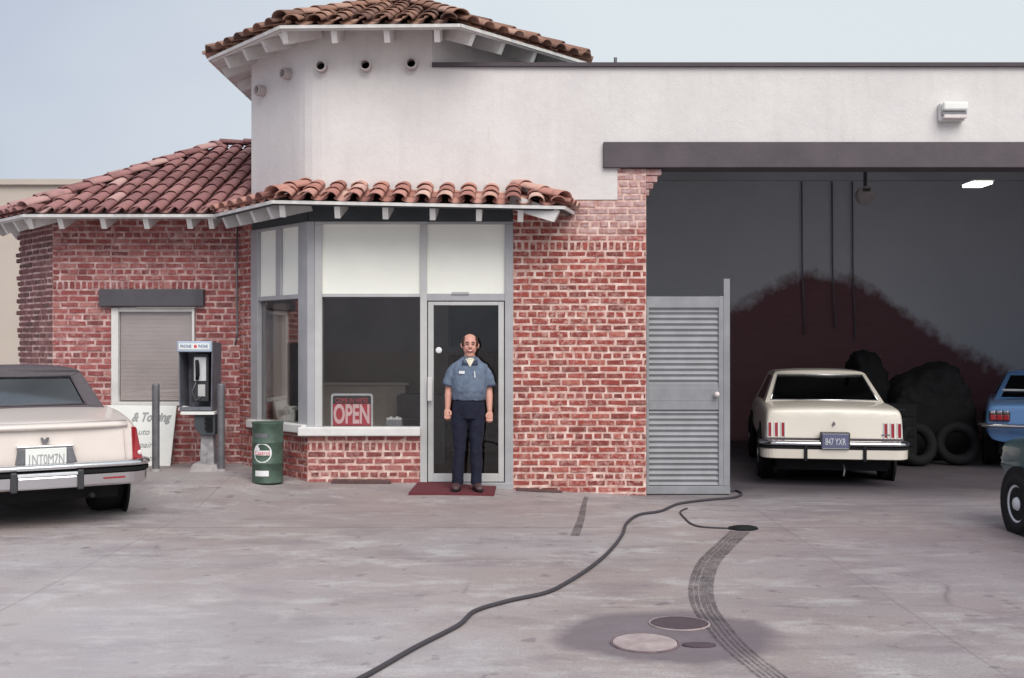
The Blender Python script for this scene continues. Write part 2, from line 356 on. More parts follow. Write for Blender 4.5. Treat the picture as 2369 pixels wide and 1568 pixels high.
    j = line(Y, 9.55, .009); j = k.math('MAXIMUM', j, k.math('MULTIPLY', line(Y, 11.0, .015), k.math('GREATER_THAN', X, 1.7)))
    for at in (2.4, -3.1, 6.2):
        sl = k.math('ADD', X, k.math('MULTIPLY', Y, .0)); j = k.math('MAXIMUM', j, k.math('MULTIPLY', line(sl, at, .006), .5))
    c = k.mix(k.math('MULTIPLY', j, .55), c, (.09, .07, .08))
    k.col(c); k.bump(k.noise(45, 6), .25, .01)
    r = k.ramp(k.noise(2, 4), [(.3, .65), (.7, .9)]); k.lk(r, k.b.inputs['Roughness'])
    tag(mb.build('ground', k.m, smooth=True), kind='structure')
ground()

# ------------------------------------------------------------------ brickwork
class Face:                                  # a vertical wall plane seen from the front; s runs along it, normal looks outward
    def __init__(s, p0, p1):
        s.p0 = Vector((*p0, 0)); s.d = (Vector((*p1, 0)) - s.p0); s.L = s.d.length; s.d.normalize()
        s.n = Vector((s.d.y, -s.d.x, 0))
        s.T = Matrix((( s.d.x, -s.n.x, 0, s.p0.x), (s.d.y, -s.n.y, 0, s.p0.y), (0, 0, 1, 0), (0, 0, 0, 1)))   # local x along, y inward, z up
    def at(s, u):                            # survey column to distance along the wall
        k = (u - 1184.5) / F
        return (k * s.p0.y - s.p0.x) / (s.d.x - k * s.d.y)
def bricks(face, rects, name, parent, mat='brick', mort='mortar', locks=(), seed=1, z00=-.1, thick=.25, ragged=0):
    r = random.Random(seed); mb = MB(face.T); bk = MB(face.T); H = .0745
    zmax = max(q[3] for q in rects); rows = []; z = z00; k = 0
    while z < zmax:
        lk = [a for a in locks if abs(a - z) < H / 2]
        if lk: rows.append((z, z + .104, 'lock')); z += .104
        else: rows.append((z, z + H, 'head' if k % 6 == 3 else 'run')); z += H; k += 1
    for ri, (za, zb, typ) in enumerate(rows):
        wdt = {'lock': .073, 'head': .108, 'run': .212}[typ]; x = -wdt * (.5 if ri % 2 else 0) - r.random() * .03
        while x < face.L + .1:
            wd = wdt * r.uniform(.94, 1.06); a, b = x + .0082, x + wd - .0082; x += wd
            for (s0, s1, z0, z1) in rects:
                aa, bb, ca, cb = max(a, s0), min(b, s1), max(za + .0080, z0), min(zb - .0080, z1)
                if bb - aa < .02 or cb - ca < .02: continue
                p = r.uniform(.003, .014) - .016; j = lambda q=.005: r.uniform(-q, q); e = .006
                if ragged and s0 == 0 and aa < .05: aa -= r.uniform(0, ragged)
                fr = [(aa + e + j(), p, ca + e + j()), (bb - e + j(), p + j(.002), ca + e + j()), (bb - e + j(), p + j(.002), cb - e + j()), (aa + e + j(), p, cb - e + j())]
                bkq = [(aa, .02, ca), (bb, .02, ca), (bb, .02, cb), (aa, .02, cb)]
                t = r.random() ** 1.0; t = min(1, max(0, r.gauss(.5, .24)))
                mb.add(fr + bkq, [(0, 1, 2, 3), (1, 0, 4, 5), (2, 1, 5, 6), (3, 2, 6, 7), (0, 3, 7, 4)], t)
    for (s0, s1, z0, z1) in rects: bk.box(s0, s1, -.001, thick, z0, z1)
    o = mb.build(name, mat, parent); bk.build('mortar_bed', mort, o); return o

st = thing('service_station', 'old brick and white stucco service station with clay tile roofs and an open garage bay', 'building', (0, 12, 0))
ST = Matrix.Translation((0, -12, 0))
_build = MB.build
def B(mb, name, mat, **k):                   # a part of the station, given in world coordinates
    mb.v = [(x, y - 12, z) for x, y, z in mb.v]; return mb.build(name, mat, st, **k)
def BB(mb, name, mat, parent, **k):          # a sub-part of it
    mb.v = [(x, y - 12, z) for x, y, z in mb.v]; return mb.build(name, mat, parent, **k)
class FaceS(Face):
    def __init__(s, p0, p1): super().__init__(p0, p1); s.T = ST @ s.T
F_front = Face((-2.27, 12), (.03, 12)); F_cant = Face((-3.31, 13.15), (-2.27, 12.0)); F_wing = Face((-5.59, 13.15), (-3.31, 13.15))
F_wcant = Face((-6.32, 13.88), (-5.59, 13.15)); F_pill = Face((.012, 12), (1.49, 12)); F_wside = Face((-6.32, 17.5), (-6.32, 13.88))
for f in (F_front, F_cant, F_wing, F_wcant, F_pill, F_wside): f.W = f.T; f.T = ST @ f.T
zs = .60
bricks(F_pill, [(0, F_pill.L, -.2, 3.22), (1.158, F_pill.L, 3.22, 3.566)], 'brick_wall', st, locks=(2.62,), seed=3, thick=.3)
bricks(F_wing, [(0, wx(257, 13.15) + 5.59, -.1, 3.3), (wx(257, 13.15) + 5.59, wx(452, 13.15) + 5.59, -.1, .875), (wx(257, 13.15) + 5.59, wx(452, 13.15) + 5.59, 2.1, 3.3), (wx(452, 13.15) + 5.59, F_wing.L, -.1, 3.3)],
       'brick_wall', st, 'brick_pale', 'mortar_rose', locks=(2.31,), seed=5)
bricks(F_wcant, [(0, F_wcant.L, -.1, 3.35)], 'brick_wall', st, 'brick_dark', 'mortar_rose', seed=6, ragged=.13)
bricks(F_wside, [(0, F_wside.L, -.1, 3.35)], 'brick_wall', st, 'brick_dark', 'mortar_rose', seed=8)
sc0 = F_cant.at(582)
bricks(F_cant, [(0, sc0, -.1, 3.12), (sc0, F_cant.L, -.1, .70)], 'brick_wall', st, 'brick', 'mortar_rose', seed=9, locks=(.44,), z00=-.1)
bricks(F_front, [(0, wx(974, 12) + 2.27, -.1, .61)], 'brick_wall', st, 'brick_pale', 'mortar', locks=(.44,), seed=11, z00=-.08)
# stepped brick corbels under the garage beam
mb = MB(); rr = random.Random(2)
for k in range(4):
    zt = 3.562 - .0745 * k; mb.box(1.492, 1.66 - .045 * k, 12.0 + .004 * k, 12.25, zt - .066, zt, tint=rr.random())
B(mb, 'brick_corbel', 'brick', bevel=.004)

# ------------------------------------------------------------------ stucco
mb = MB(); Yf = 11.985
mb.prism([(-.887, 3.222), (1.17, 3.222), (1.17, 3.56), (1.2, 3.56), (1.2, 3.84), (9.9, 3.84), (9.9, 4.69), (-.887, 4.69)], Yf, 12.3)
mb.v = mb.v
B(mb, 'stucco_wall', 'stucco')
# tower: eight sided drum
TW = [(-2.46, 12.187), (-2.385, 12.112), (-2.31, 12.05), (-2.22, 12.008), (-2.11, Yf), (-.887, Yf), (.35, 13.25), (.35, 14.6), (-.8, 15.75), (-2.2, 15.75), (-3.12, 14.7), (-3.12, 12.93)]
mb = MB(); mb.slab(TW, 3.222, 5.12); B(mb, 'stucco_tower', 'stucco')
B(MB().box(-.885, 9.9, 11.94, 12.36, 4.692, 4.735), 'roof_flashing', 'cap')
B(MB().tube([(wx(1424, 13), 13, 4.7), (wx(1424, 13), 13, wz(133, 13))], .02), 'roof_vent', 'grey')
# garage beam, lintel, dark header
B(MB().box(1.01, 9.9, 11.93, 12.25, 3.57, 3.854), 'garage_beam', 'beam', bevel=.008)
B(MB().box(wx(230, 13.1), wx(472, 13.1), 13.06, 13.3, wz(709, 13.1), wz(669, 13.1)), 'window_lintel', 'plum', bevel=.01)
B(MB().box(-2.26, .008, 11.992, 12.25, 2.982, 3.218), 'storefront_header', 'slate')
mb = MB(F_cant.W); mb.box(sc0 - .3, F_cant.L - .01, .004, .25, 2.982, 3.218); B(mb, 'storefront_header', 'slate')
# vent pipes
for u, v, y, dx, dy in ((745, 157, 12, 0, -1), (848, 155, 12, 0, -1), (953, 151, 12, 0, -1), (662, 172, 12.2, -.72, -.69), (588, 211, 12.8, -.72, -.69)):
    p = Vector((wx(u, y), y, wz(v, y))); d = Vector((dx, dy, 0)); a = MB()
    if y == 12: p.y = Yf
    else:                                    # on the canted side
        f = Face((-3.12, 12.93), (-2.27, Yf)); s_ = f.at(u + (22 if u < 600 else 8)); q = f.p0 + f.d * s_; p.x, p.y = q.x, q.y; p.z = wz(v, q.y)
    n = 18; rg = []
    ax = Vector((d.y, -d.x, 0)).normalized(); up = Vector((0, 0, 1)); d = d.normalized()
    for rad, off in ((.066, -.03), (.066, .10), (.047, .10), (.047, -.02)):
        rg.append([tuple(p + d * off + ax * rad * math.cos(2 * math.pi * k / n) + up * rad * math.sin(2 * math.pi * k / n)) for k in range(n)])
    a.rings(rg, False); o = B(a, 'vent_pipe', 'vent', smooth=False, fix=True)
    b = MB(); b.rings([rg[3], [tuple(Vector(q) + d * .02) for q in rg[3]]]); BB(b, 'pipe_bore', 'black', o)
# hairline cracks in the stucco
def crack(pts, r=.006):
    mb = MB(); mb.tube([(wx(u, Yf), Yf, wz(v, Yf)) for u, v in pts], r, 5); B(mb, 'stucco_crack', 'office')
crack([(1129, 295), (1132, 318), (1135, 330), (1141, 345)], .0025)

# ------------------------------------------------------------------ tile roofs
def tile(mb, P, U, S, N, r0, r1, L, lift, tint, up=True, n=7, th=.014):
    ring = []
    for (t, rad, h) in ((0, r0, lift), (L, r1, 0)):
        for q in (rad, rad - th):
            ring.append([P + U * t + S * (q * math.cos(math.pi * i / n)) + N * ((q * math.sin(math.pi * i / n)) * (.70 if up else -.42) + h) for i in range(n + 1)])
    v = [tuple(p) for rr_ in ring for p in rr_]; m = n + 1; f = []
    for i in range(n):
        f += [(i, i + 1, 2 * m + i + 1, 2 * m + i), (m + i + 1, m + i, 3 * m + i, 3 * m + i + 1), (i + 1, i, m + i, m + i + 1)]
    f += [(0, 2 * m, 3 * m, m), (n, m + n, 3 * m + n, 2 * m + n)]
    mb.add(v, f, tint)
def tiled(mb, poly, pitch=.24, L=.34, r=.094, seed=1, over=.05, off=0):
    """poly: first two points are the eave (left to right seen from outside), the rest go round the plane"""
    rr = random.Random(seed); P = [Vector(p) for p in poly]; S = (P[1] - P[0]).normalized()
    N = S.cross(P[2] - P[1] if len(P) > 2 else P[-1] - P[0]); N.normalize()
    if N.z < 0: N = -N
    U = N.cross(S).normalized()
    if U.z < 0: U = -U
    q = [((p - P[0]).dot(S), (p - P[0]).dot(U)) for p in P]
    smin = min(a for a, _ in q); smax = max(a for a, _ in q); k = int(smin / pitch) - 1; s = k * pitch + pitch / 2 + off
    while s < smax:
        for cover in (True, False):
            x = s if cover else s + pitch / 2
            hits = []
            for (a, ta), (b, tb) in zip(q, q[1:] + q[:1]):
                if (a - x) * (b - x) < 0: hits.append(ta + (tb - ta) * (x - a) / (b - a))
            if len(hits) < 2: continue
            t0, t1 = min(hits), max(hits); t = t0 - ((over if cover else -.03) if t0 < .02 else 0) - rr.uniform(0, .02)
            while t < t1:
                LL = min(L * 1.22, t1 - t + .03); j = rr.uniform(-.007, .007)
                if LL > .05:
                    rad = r * rr.uniform(.95, 1.04)
                    tile(mb, P[0] + S * (x + j) + U * t + N * (.004 if not cover else .018), U, S, N, rad, rad * .86, LL, .02 if cover else .012,
                         min(1, max(0, rr.gauss(.5, .26))), cover)
                t += L
        s += pitch
    # decking under the tiles
    return S, U, N
def ridge(mb, A, Bp, r=.10, seed=4, lift=.05):
    rr = random.Random(seed); A = Vector(A); Bp = Vector(Bp); U = (Bp - A).normalized(); S = U.cross(Vector((0, 0, 1))).normalized(); N = S.cross(U)
    if N.z < 0: N = -N
    L = (Bp - A).length; t = 0
    while t < L: tile(mb, A + U * t + N * lift, U, S, N, r * rr.uniform(.95, 1.05), r * .88, min(.42, L - t + .03), .02, min(1, max(0, rr.gauss(.6, .25)))); t += .34
def deck(mb, poly, th=.03):
    P = [Vector(p) for p in poly]; n = len(P); N = (P[1] - P[0]).cross(P[2] - P[1]).normalized()
    if N.z < 0: N = -N
    mb.add([tuple(p - N * .045) for p in P] + [tuple(p - N * (.045 + th)) for p in P],
           [tuple(range(n)), tuple(range(2 * n - 1, n - 1, -1))] + [((i + 1) % n, i, n + i, n + (i + 1) % n) for i in range(n)])
def rafters(parent, poly, ss, length, h=.155, wd=.06):
    P = [Vector(p) for p in poly]; S = (P[1] - P[0]).normalized(); N = S.cross(P[2] - P[1]).normalized()
    if N.z < 0: N = -N
    U = N.cross(S).normalized()
    if U.z < 0: U = -U
    for s in ss:
        mb = MB(); b = P[0] + S * s + U * .015 - N * .078
        q = [b - S * wd / 2, b + S * wd / 2]; Ld = length(s) if callable(length) else length
        top = [q[0], q[1], q[1] + U * Ld, q[0] + U * Ld]
        bot = [q[0] - N * h * .85 + U * .02, q[1] - N * h * .85 + U * .02, q[1] + U * Ld - N * h, q[0] + U * Ld - N * h]
        mb.hexa([tuple(p) for p in bot], [tuple(p) for p in top]); BB(mb, 'rafter_tail', 'white', parent)
def fascia(parent, A, Bp, n, h=.034):
    A, Bp = Vector(A), Vector(Bp); nn = Vector((*n, 0)).normalized(); mb = MB(); z = Vector((0, 0, 1))
    a = [A + z * -.022, Bp + z * -.022]; lo = [p - z * h for p in a]
    mb.hexa([tuple(lo[0] + nn * .018), tuple(lo[1] + nn * .018), tuple(lo[1] - nn * .004), tuple(lo[0] - nn * .004)],
            [tuple(a[0] + nn * .018), tuple(a[1] + nn * .018), tuple(a[1] - nn * .004), tuple(a[0] - nn * .004)])
    BB(mb, 'fascia', 'white', parent)
def roof(name, mat, facets, ridges, seed, under='white', **kw):
    mb = MB()
    for i, (poly, ss, ln, nrm) in enumerate(facets): tiled(mb, poly, seed=seed + i, **kw)
    for i, (a, b) in enumerate(ridges): ridge(mb, a, b, seed=seed + 50 + i)
    o = B(mb, name, mat, smooth=True, fix=False)
    d = MB()
    for poly, ss, ln, nrm in facets: deck(d, poly)
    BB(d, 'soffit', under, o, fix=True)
    for poly, ss, ln, nrm in facets:
        if ss: rafters(o, poly, ss, ln); fascia(o, poly[0], poly[1], nrm)
    return o
# lower skirt roof round the storefront
zE = 3.15; S0 = (-3.446, 12.55, zE); S1 = (-2.51, 11.35, zE); S2 = (.54, 11.35, zE - .06); S3 = (.68, 12.0, zE - .04)
W0 = (-3.14, 12.93, 3.33); W1 = (-2.27, 11.99, 3.33); W2 = (.05, 11.99, 3.33)
def ustat(us, y, x0): return [wx(u, y) - x0 for u in us]
sk = [([S1, S2, W2, W1], ustat((650, 778, 890, 1000, 1108, 1205), 11.35, S1[0]), .62, (0, -1)),
      ([S2, S3, W2], [.03], .55, (1, -.2)),
      ([S0, S1, W1, W0], [.12, .5, .88, 1.3], .5, (-.75, -.6))]
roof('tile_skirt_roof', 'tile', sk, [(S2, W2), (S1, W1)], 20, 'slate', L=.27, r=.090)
# hip roof of the left wing
zW = 3.15; pt = .435; E0 = (-5.67, 12.55, zW); E1 = (-3.446, 12.55, zW); V1 = (-3.12, 12.95, zW + .4 * pt); T1 = (-3.12, 15.5, zW + 2.95 * pt); AP = (-4.18, 15.5, zW + 2.95 * pt)
EL = (-6.55, 13.43, zW); ELL = (-6.55, 17.5, zW); AB = (-4.18, 17.5, zW + 2.95 * pt)
roof('wing_tile_roof', 'tile_wing', [([E0, E1, V1, T1, AP], ustat((62, 133, 232, 332, 433), 12.55, E0[0]) + [2.15], .6, (0, -1)),
                           ([EL, E0, AP], [.1, .42, .8, 1.15], .45, (-.7, -.7)),
                           ([ELL, EL, AP, AB], [3.9, 3.5, 3.0, 2.4], .5, (-1, 0))], [(E0, AP), (EL, AP), (AP, T1)], 40, pitch=.205, r=.081)
# tower roof
zT = 5.03
TE = [(-2.46, 11.5), (-.547, 11.44), (.885, 12.98), (.885, 14.9), (-.55, 16.2), (-2.3, 16.2), (-3.58, 14.9), (-3.58, 12.79)]
TE = [(x, y, zT) for x, y in TE]; APX = (-1.38, 13.85, 5.98)
fac = []
for i in range(8):
    a, b = TE[i], TE[(i + 1) % 8]; L = math.dist(a, b); n = int(L / .56)
    mid = ((a[0] + b[0]) / 2 - APX[0], (a[1] + b[1]) / 2 - APX[1])
    ss = [L * (k + .5) / n for k in range(n)] if i not in (0, 1, 7) else {0: ustat((655, 770, 893, 1010), 11.5, -2.46), 1: [.25, .72, 1.25, 1.85], 7: [.3, .75, 1.2, 1.6]}[i]
    fac.append(([a, b, APX], ss, .5, mid))
roof('tower_tile_roof', 'tile_old', fac, [(TE[i], APX) for i in range(8)], 60)
mb = MB(); mb.cyl(APX[0], APX[1], [(.16, APX[2] - .05), (.13, APX[2] + .08), (.05, APX[2] + .12)], 12); B(mb, 'roof_finial', 'tile_old')

# ------------------------------------------------------------------ storefront windows
def rect(T, x0, x1, z0, z1, y0, y1): return MB(T).box(x0, x1, y0, y1, z0, z1)
zt, zp0, zg1, zg0 = 2.98, 2.18, 2.142, .712
o = thing  # keep name
def frame_part(name, mat, T, boxes, parent=None):
    mb = MB(T)
    for b in boxes: mb.box(*b)
    return BB(mb, name, mat, parent, bevel=.004) if parent else B(mb, name, mat, bevel=.004)
I = Matrix()
X = lambda u: wx(u, 12)
# front window
fw = frame_part('display_window', 'alu2', I, [(X(728), X(745), 11.985, 12.09, zg0, zt - .03), (X(972), X(988), 11.985, 12.09, .09, zt - .03),
        (X(745), X(972), 11.99, 12.085, zg1, zp0), (X(728), X(988), 11.988, 12.08, zt - .03, zt)])
BB(MB().box(X(745), X(972), 12.03, 12.038, zg0, zg1), 'window_pane', 'glass', fw)
BB(MB().box(X(745), X(972), 12.02, 12.05, zp0, zt - .03), 'transom_panel', 'panel', fw)
BB(MB().box(X(692), X(974), 11.90, 12.10, .614, zg0), 'window_sill', 'white', fw, bevel=.012)
# door
dr = frame_part('glass_door', 'alu', I, [(X(988), X(1168), 11.988, 12.085, 2.10, zp0), (X(1168), X(1187), 11.983, 12.10, -.02, zt - .03), (X(988), X(1187), 11.986, 12.08, zt - .03, zt),
        (X(975) , X(1187), 11.96, 12.12, .0, .092)])
BB(MB().box(X(988), X(1168), 12.02, 12.05, zp0, zt - .03), 'transom_panel', 'panel', dr)
lf = MB()
for b in ((X(990), X(1003), 12.0, 12.05, .10, 2.09), (X(1153), X(1166), 12.0, 12.05, .10, 2.09), (X(1003), X(1153), 12.0, 12.05, 2.05, 2.09), (X(1003), X(1153), 12.0, 12.05, .10, .19)): lf.box(*b)
BB(lf, 'door_leaf', 'alu2', dr, bevel=.004)
BB(MB().box(X(1003), X(1153), 12.02, 12.028, .19, 2.05), 'door_pane', 'glass', dr)
hd = MB(); hd.box(X(990), X(1001), 11.93, 11.95, wz(925, 12), wz(870, 12)).box(X(993), X(998), 11.95, 12.0, wz(875, 12), wz(872, 12)).box(X(993), X(998), 11.95, 12.0, wz(923, 12), wz(920, 12))
BB(hd, 'door_handle', 'white', dr, bevel=.006)
BB(MB().box(X(1020), X(1066), 12.06, 12.075, wz(819, 12), wz(800, 12)), 'push_bar', 'black', dr)
kb = MB(); kb.ball((X(1015), 12.0, wz(808, 12)), (.035, .012, .035)); BB(kb, 'door_sticker', 'patch', dr)
hg = MB(); hg.box(X(1045), X(1085), 11.97, 11.995, 2.17, 2.195); BB(hg, 'door_closer', 'alu', dr)
# canted window
C = F_cant; cu = C.at; cd_ = MB
cw = frame_part('display_window', 'alu', C.W, [(sc0, cu(598), -.015, .09, .70, zt - .03), (cu(692), cu(699), -.015, .09, .70, zt - .03), (sc0, cu(699), -.01, .08, zt - .03, zt), (cu(598), cu(692), -.01, .08, zp0 - .05, zp0),
        (cu(638), cu(649), -.005, .08, zp0, zt - .03)])
BB(MB(C.W).box(cu(598), cu(692), .04, .048, .735, zp0 - .05), 'window_pane', 'glass', cw)
BB(MB(C.W).box(cu(598), cu(638), .03, .05, zp0, zt - .03), 'transom_panel', 'panel', cw)
BB(MB(C.W).box(cu(649), cu(692), .03, .05, zp0, zt - .03), 'transom_panel', 'panel', cw)
BB(MB(C.W).box(sc0, C.L, -.08, .10, .64, .735), 'window_sill', 'white', cw, bevel=.01)
B(MB().slab([(-2.36, 12.07), (-2.27, 11.975), (X(728), 11.975), (X(728), 12.10), (-2.25, 12.15)], .70, zt), 'corner_post', 'alu', bevel=.005)
# left wing window
x0, x1, z0, z1 = wx(258, 13.15), wx(450, 13.15), .885, 2.065
ww = frame_part('wing_window', 'white', I, [(x0, x0 + .085, 13.13, 13.25, z0, z1), (x1 - .03, x1, 13.13, 13.25, z0, z1), (x0 + .085, x1 - .03, 13.14, 13.25, z1 - .05, z1), (x0 + .085, x1 - .03, 13.12, 13.25, z0, z0 + .045)])
BB(MB().box(x0 + .085, x1 - .03, 13.19, 13.196, z0 + .045, z1 - .05), 'window_pane', 'glass', ww)
mb = MB()
for k in range(22): z = z0 + .06 + k * .049; mb.box(x0 + .09, x1 - .035, 13.205 , 13.215, z, z + .0475, T=Matrix.Translation((0, 0, 0)) @ Matrix.Rotation(0, 4, 'X'))
BB(mb, 'window_blind', 'blind', ww)
BB(MB().box(x0 + .02, x1, 13.24, 13.25, z0, z1), 'blind_backing', 'blind', ww)
# conduit down the inner corner
B(MB().tube([(-3.33, 13.10, 3.1), (-3.34, 13.10, 2.4), (-3.33, 13.10, 1.75), (-3.36, 13.10, 1.62)], .011, 6), 'wall_cable', 'grey', smooth=True)

# office inside: floor, back wall, ceiling, furniture
mb = MB(); mb.box(-3.05, .02, 16.0, 16.1, 0, 3.0).box(-.02, .018, 12.12, 16, 0, 3.0); B(mb, 'office_wall', 'office')
B(MB().slab([(-3.1, 13.25), (-2.2, 12.27), (.01, 12.27), (.01, 16), (-3.1, 16)], 3.0, 3.045), 'office_ceiling', 'office')
mb = MB(); mb.slab([(-3.16, 13.5), (-3.10, 13.5), (-3.10, 16), (-3.16, 16)], 0, 3.0); B(mb, 'office_wall', 'office')
B(MB().slab([(-3.1, 13.3), (-2.2, 12.28), (.0, 12.12), (.0, 16), (-3.1, 16)], .10, .112), 'office_floor', 'wood')
B(MB(C.W).box(cu(604), cu(634), .16, .20, .72, 2.10), 'curtain', 'tan')
ct = thing('counter_desk', 'tan office counter dimly seen behind the large display window', 'counter', (-1.9, 14.2, .112))
MB().box(-.75, .5, 0, .6, 0, .98).build('cabinet', 'furn', ct, bevel=.01); MB().box(-.8, .55, -.04, .64, .98, 1.02).build('counter_top', 'office', ct, bevel=.005)
ct = thing('filing_cabinet', 'dark filing cabinet behind the right of the large display window', 'cabinet', (-1.15, 13.6, .112))
MB().box(-.3, .3, 0, .5, 0, .88).build('case', 'slate', ct, bevel=.01)
for k in range(3): MB().box(-.27, .27, -.015, 0, .04 + k * .28, .30 + k * .28).build('drawer', 'dark', ct, bevel=.005)
ct = thing('bookcase', 'dark wooden bookcase inside the office behind the glass door', 'bookcase', (-.38, 14.9, .112))
mb = MB(); mb.box(-.5, -.46, 0, .4, 0, 2.2).box(.34, .38, 0, .4, 0, 2.2).box(-.46, .34, .37, .4, 0, 2.2)
for k in range(6): mb.box(-.46, .34, 0, .37, .05 + k * .42, .08 + k * .42)
mb.build('case', 'wood', ct)

# ------------------------------------------------------------------ garage interior
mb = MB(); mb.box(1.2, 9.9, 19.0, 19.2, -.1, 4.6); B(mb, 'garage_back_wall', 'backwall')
mb = MB(); mb.box(1.18, 1.3, 12.3, 21.0, -.1, 4.6); B(mb, 'garage_side_wall', 'interior')
mb = MB(); mb.box(9.9, 10.05, 12.0, 21.2, -.1, 4.69); B(mb, 'garage_side_wall', 'interior')
mb = MB(); mb.box(1.02, 9.9, 12.31, 21.2, 4.60, 4.68); B(mb, 'garage_ceiling', 'interior')
mb = MB(); mb.box(-3.0, 1.0, 13.4, 19.0, 3.1, 3.3); B(mb, 'office_roof_slab', 'interior')
mb = MB(); mb.box(8.6, 9.9, 12.0, 12.25, -.1, 3.568); B(mb, 'garage_pier', 'brick')
for k in range(5): B(MB().box(1.3, 9.9, 13.6 + k * 1.6, 13.72 + k * 1.6, 4.42, 4.6), 'ceiling_joist', 'interior')
for u, z0_ in ((1925, 1.9), (1972, 1.7), (1855, 1.8)):
    x = wx(u, 18.93); B(MB().tube([(x, 18.93, 4.6), (x + .01, 18.93, 3), (x + .06, 18.93, z0_)], .014, 6), 'wall_conduit', 'conduit', smooth=True)
fl = thing('ceiling_lamp', 'lit fluorescent lamp under the garage ceiling near the right edge', 'lamp', (wx(2262, 14.6), 14.6, wz(427, 14.6)))
MB().box(-.15, .15, -.2, .2, .02, .05).build('lamp_housing', 'interior', fl, bevel=.01); MB().box(-.13, .13, -.18, .18, -.015, .02).build('lamp_tube', 'tube', fl, bevel=.01)
hr = thing('hose_reel', 'pale round hose reel hanging under the garage ceiling', 'reel', (wx(2002, 15.5), 15.5, wz(452, 15.5)))
T = Matrix.Rotation(R(90), 4, 'X'); mb = MB(T)
mb.cyl(0, 0, [(.13, -.06), (.13, -.045), (.06, -.045), (.06, .045), (.13, .045), (.13, .06)], 20); mb.build('reel_drum', 'concrete', hr, fix=True)
MB().box(-.02, .02, -.02, .02, .08, 4.42 - wz(452, 15.5)).box(-.05, .05, -.08, .08, .05, .09).build('reel_bracket', 'dark', hr)

# folding louvred gate leaf
gt = thing('louvred_gate', 'grey slatted metal gate leaf standing in the garage opening beside the brick pillar', 'gate', (1.5, 12.06, gz(1.5, 12)))
gx = lambda u: wx(u, 12.06) - 1.5; gv = lambda v: wz(v, 12.06) - gz(1.5, 12)
mb = MB(); xr = gx(1690); xl = .0
mb.box(xl, xr, 0, .06, .01, .10).box(xl, xr - .09, .002, .058, gv(712), gv(686)).box(xr - .075, xr - .005, -.004, .064, .10, gv(645)).box(xl, xl + .03, .002, .058, .10, gv(712)).box(xl + .03, xr - .075, .004, .056, gv(925), gv(895))
mb.box(xr - .13, xr - .0755, -.0015, .0615, .103, gv(686) + .003).box(xl + .03, xr - .13, .006, .05, gv(946), gv(884))
mb.build('gate_frame', 'gate', gt, bevel=.004)
mb = MB(); z = .11; zt_ = gv(712)
pr = []
while z < zt_ - .02:
    if not (gv(930) < z < gv(893)):
        x0_, x1_ = xl + .03, xr - .13; h = min(.062, zt_ - z)
        n = 6; prof = [(.012 + .022 * (.5 - .5 * math.cos(2 * math.pi * q / n)), z + h * q / n) for q in range(n + 1)]
        v = [(x0_, y, zz) for y, zz in prof] + [(x1_, y, zz) for y, zz in prof]
        mb.add(v, [(q, n + 1 + q, n + 2 + q, q + 1) for q in range(n)])
    z += .062
mb.build('louvre_panel', 'gate', gt, smooth=True)
mb = MB(); mb.ball((gx(1657), -.05, gv(910)), (.032, .035, .032)); mb.tube([(gx(1657), 0, gv(910)), (gx(1657), -.04, gv(910))], .014); mb.build('door_knob', 'whitelens', gt, smooth=True)

# wall lamp
wl = thing('wall_lamp', 'white box lamp fixed on the stucco above the garage opening', 'lamp', (wx(2205, 11.9), Yf, wz(258, 11.9)))
mb = MB(); mb.prism([(-.14, -.10), (.14, -.10), (.14, .10), (-.14, .10)], -.09, 0); mb.build('lamp_body', 'white', wl, bevel=.02)
mb = MB(); mb.prism([(-.13, .0), (.14, .0), (.14, .095), (-.13, .095)], -.17, -.092); mb.build('lamp_hood', 'signwhite', wl, bevel=.02)
mb = MB(); mb.box(-.12, .13, -.15, -.092, -.085, -.045); mb.build('lamp_lens', 'whitelens', wl, bevel=.008)
mb = MB(); mb.box(-.13, .135, -.13, -.092, -.042, -.003); mb.build('lamp_shade', 'gate', wl)

# ------------------------------------------------------------------ background building
bb = thing('beige_building', 'plain beige building standing beyond the left end of the tiled wing', 'building', (-12, 24, 0))
MB().box(-7, 3.6, 0, 8, -.2, wz(428, 24)).build('wall', 'beigewall', bb); MB().box(-7.1, 3.7, -.1, 8, wz(428, 24), wz(428, 24) + .12).build('roof_edge', 'beigewall', bb)

# ------------------------------------------------------------------ things on the apron
mp_ = gp(1048, 1132)
dm = MB(); q = [gp(945, 1144), gp(1143, 1146), gp(1150, 1121), gp(966, 1119)]
dm.hexa([(p.x, p.y, p.z + .0) for p in q], [(p.x, p.y, p.z + .030) for p in q]); tag(dm.build('doormat', 'mat', bevel=.004), 'maroon doormat on the concrete in front of the glass door', 'doormat')
def plank(u0, u1, v, h, label):
    a, b = gp(u0, v), gp(u1, v); mb = MB(); y = a.y
    mb.hexa([(a.x, y, a.z), (b.x, y, b.z), (b.x, y + .09, b.z), (a.x, y + .09, a.z)], [(a.x + .01, y, a.z + h), (b.x - .02, y, b.z + h * .9), (b.x - .02, y + .08, b.z + h * .9), (a.x + .01, y + .08, a.z + h)])
    tag(mb.build('wood_strip', 'plank', bevel=.006), label, 'wood strip')
plank(765, 905, 1117, .045, 'dark weathered wood strip at the foot of the low brick wall under the display window')
plank(1193, 1300, 1134, .03, 'short dark wood strip at the foot of the brick pillar right of the door')

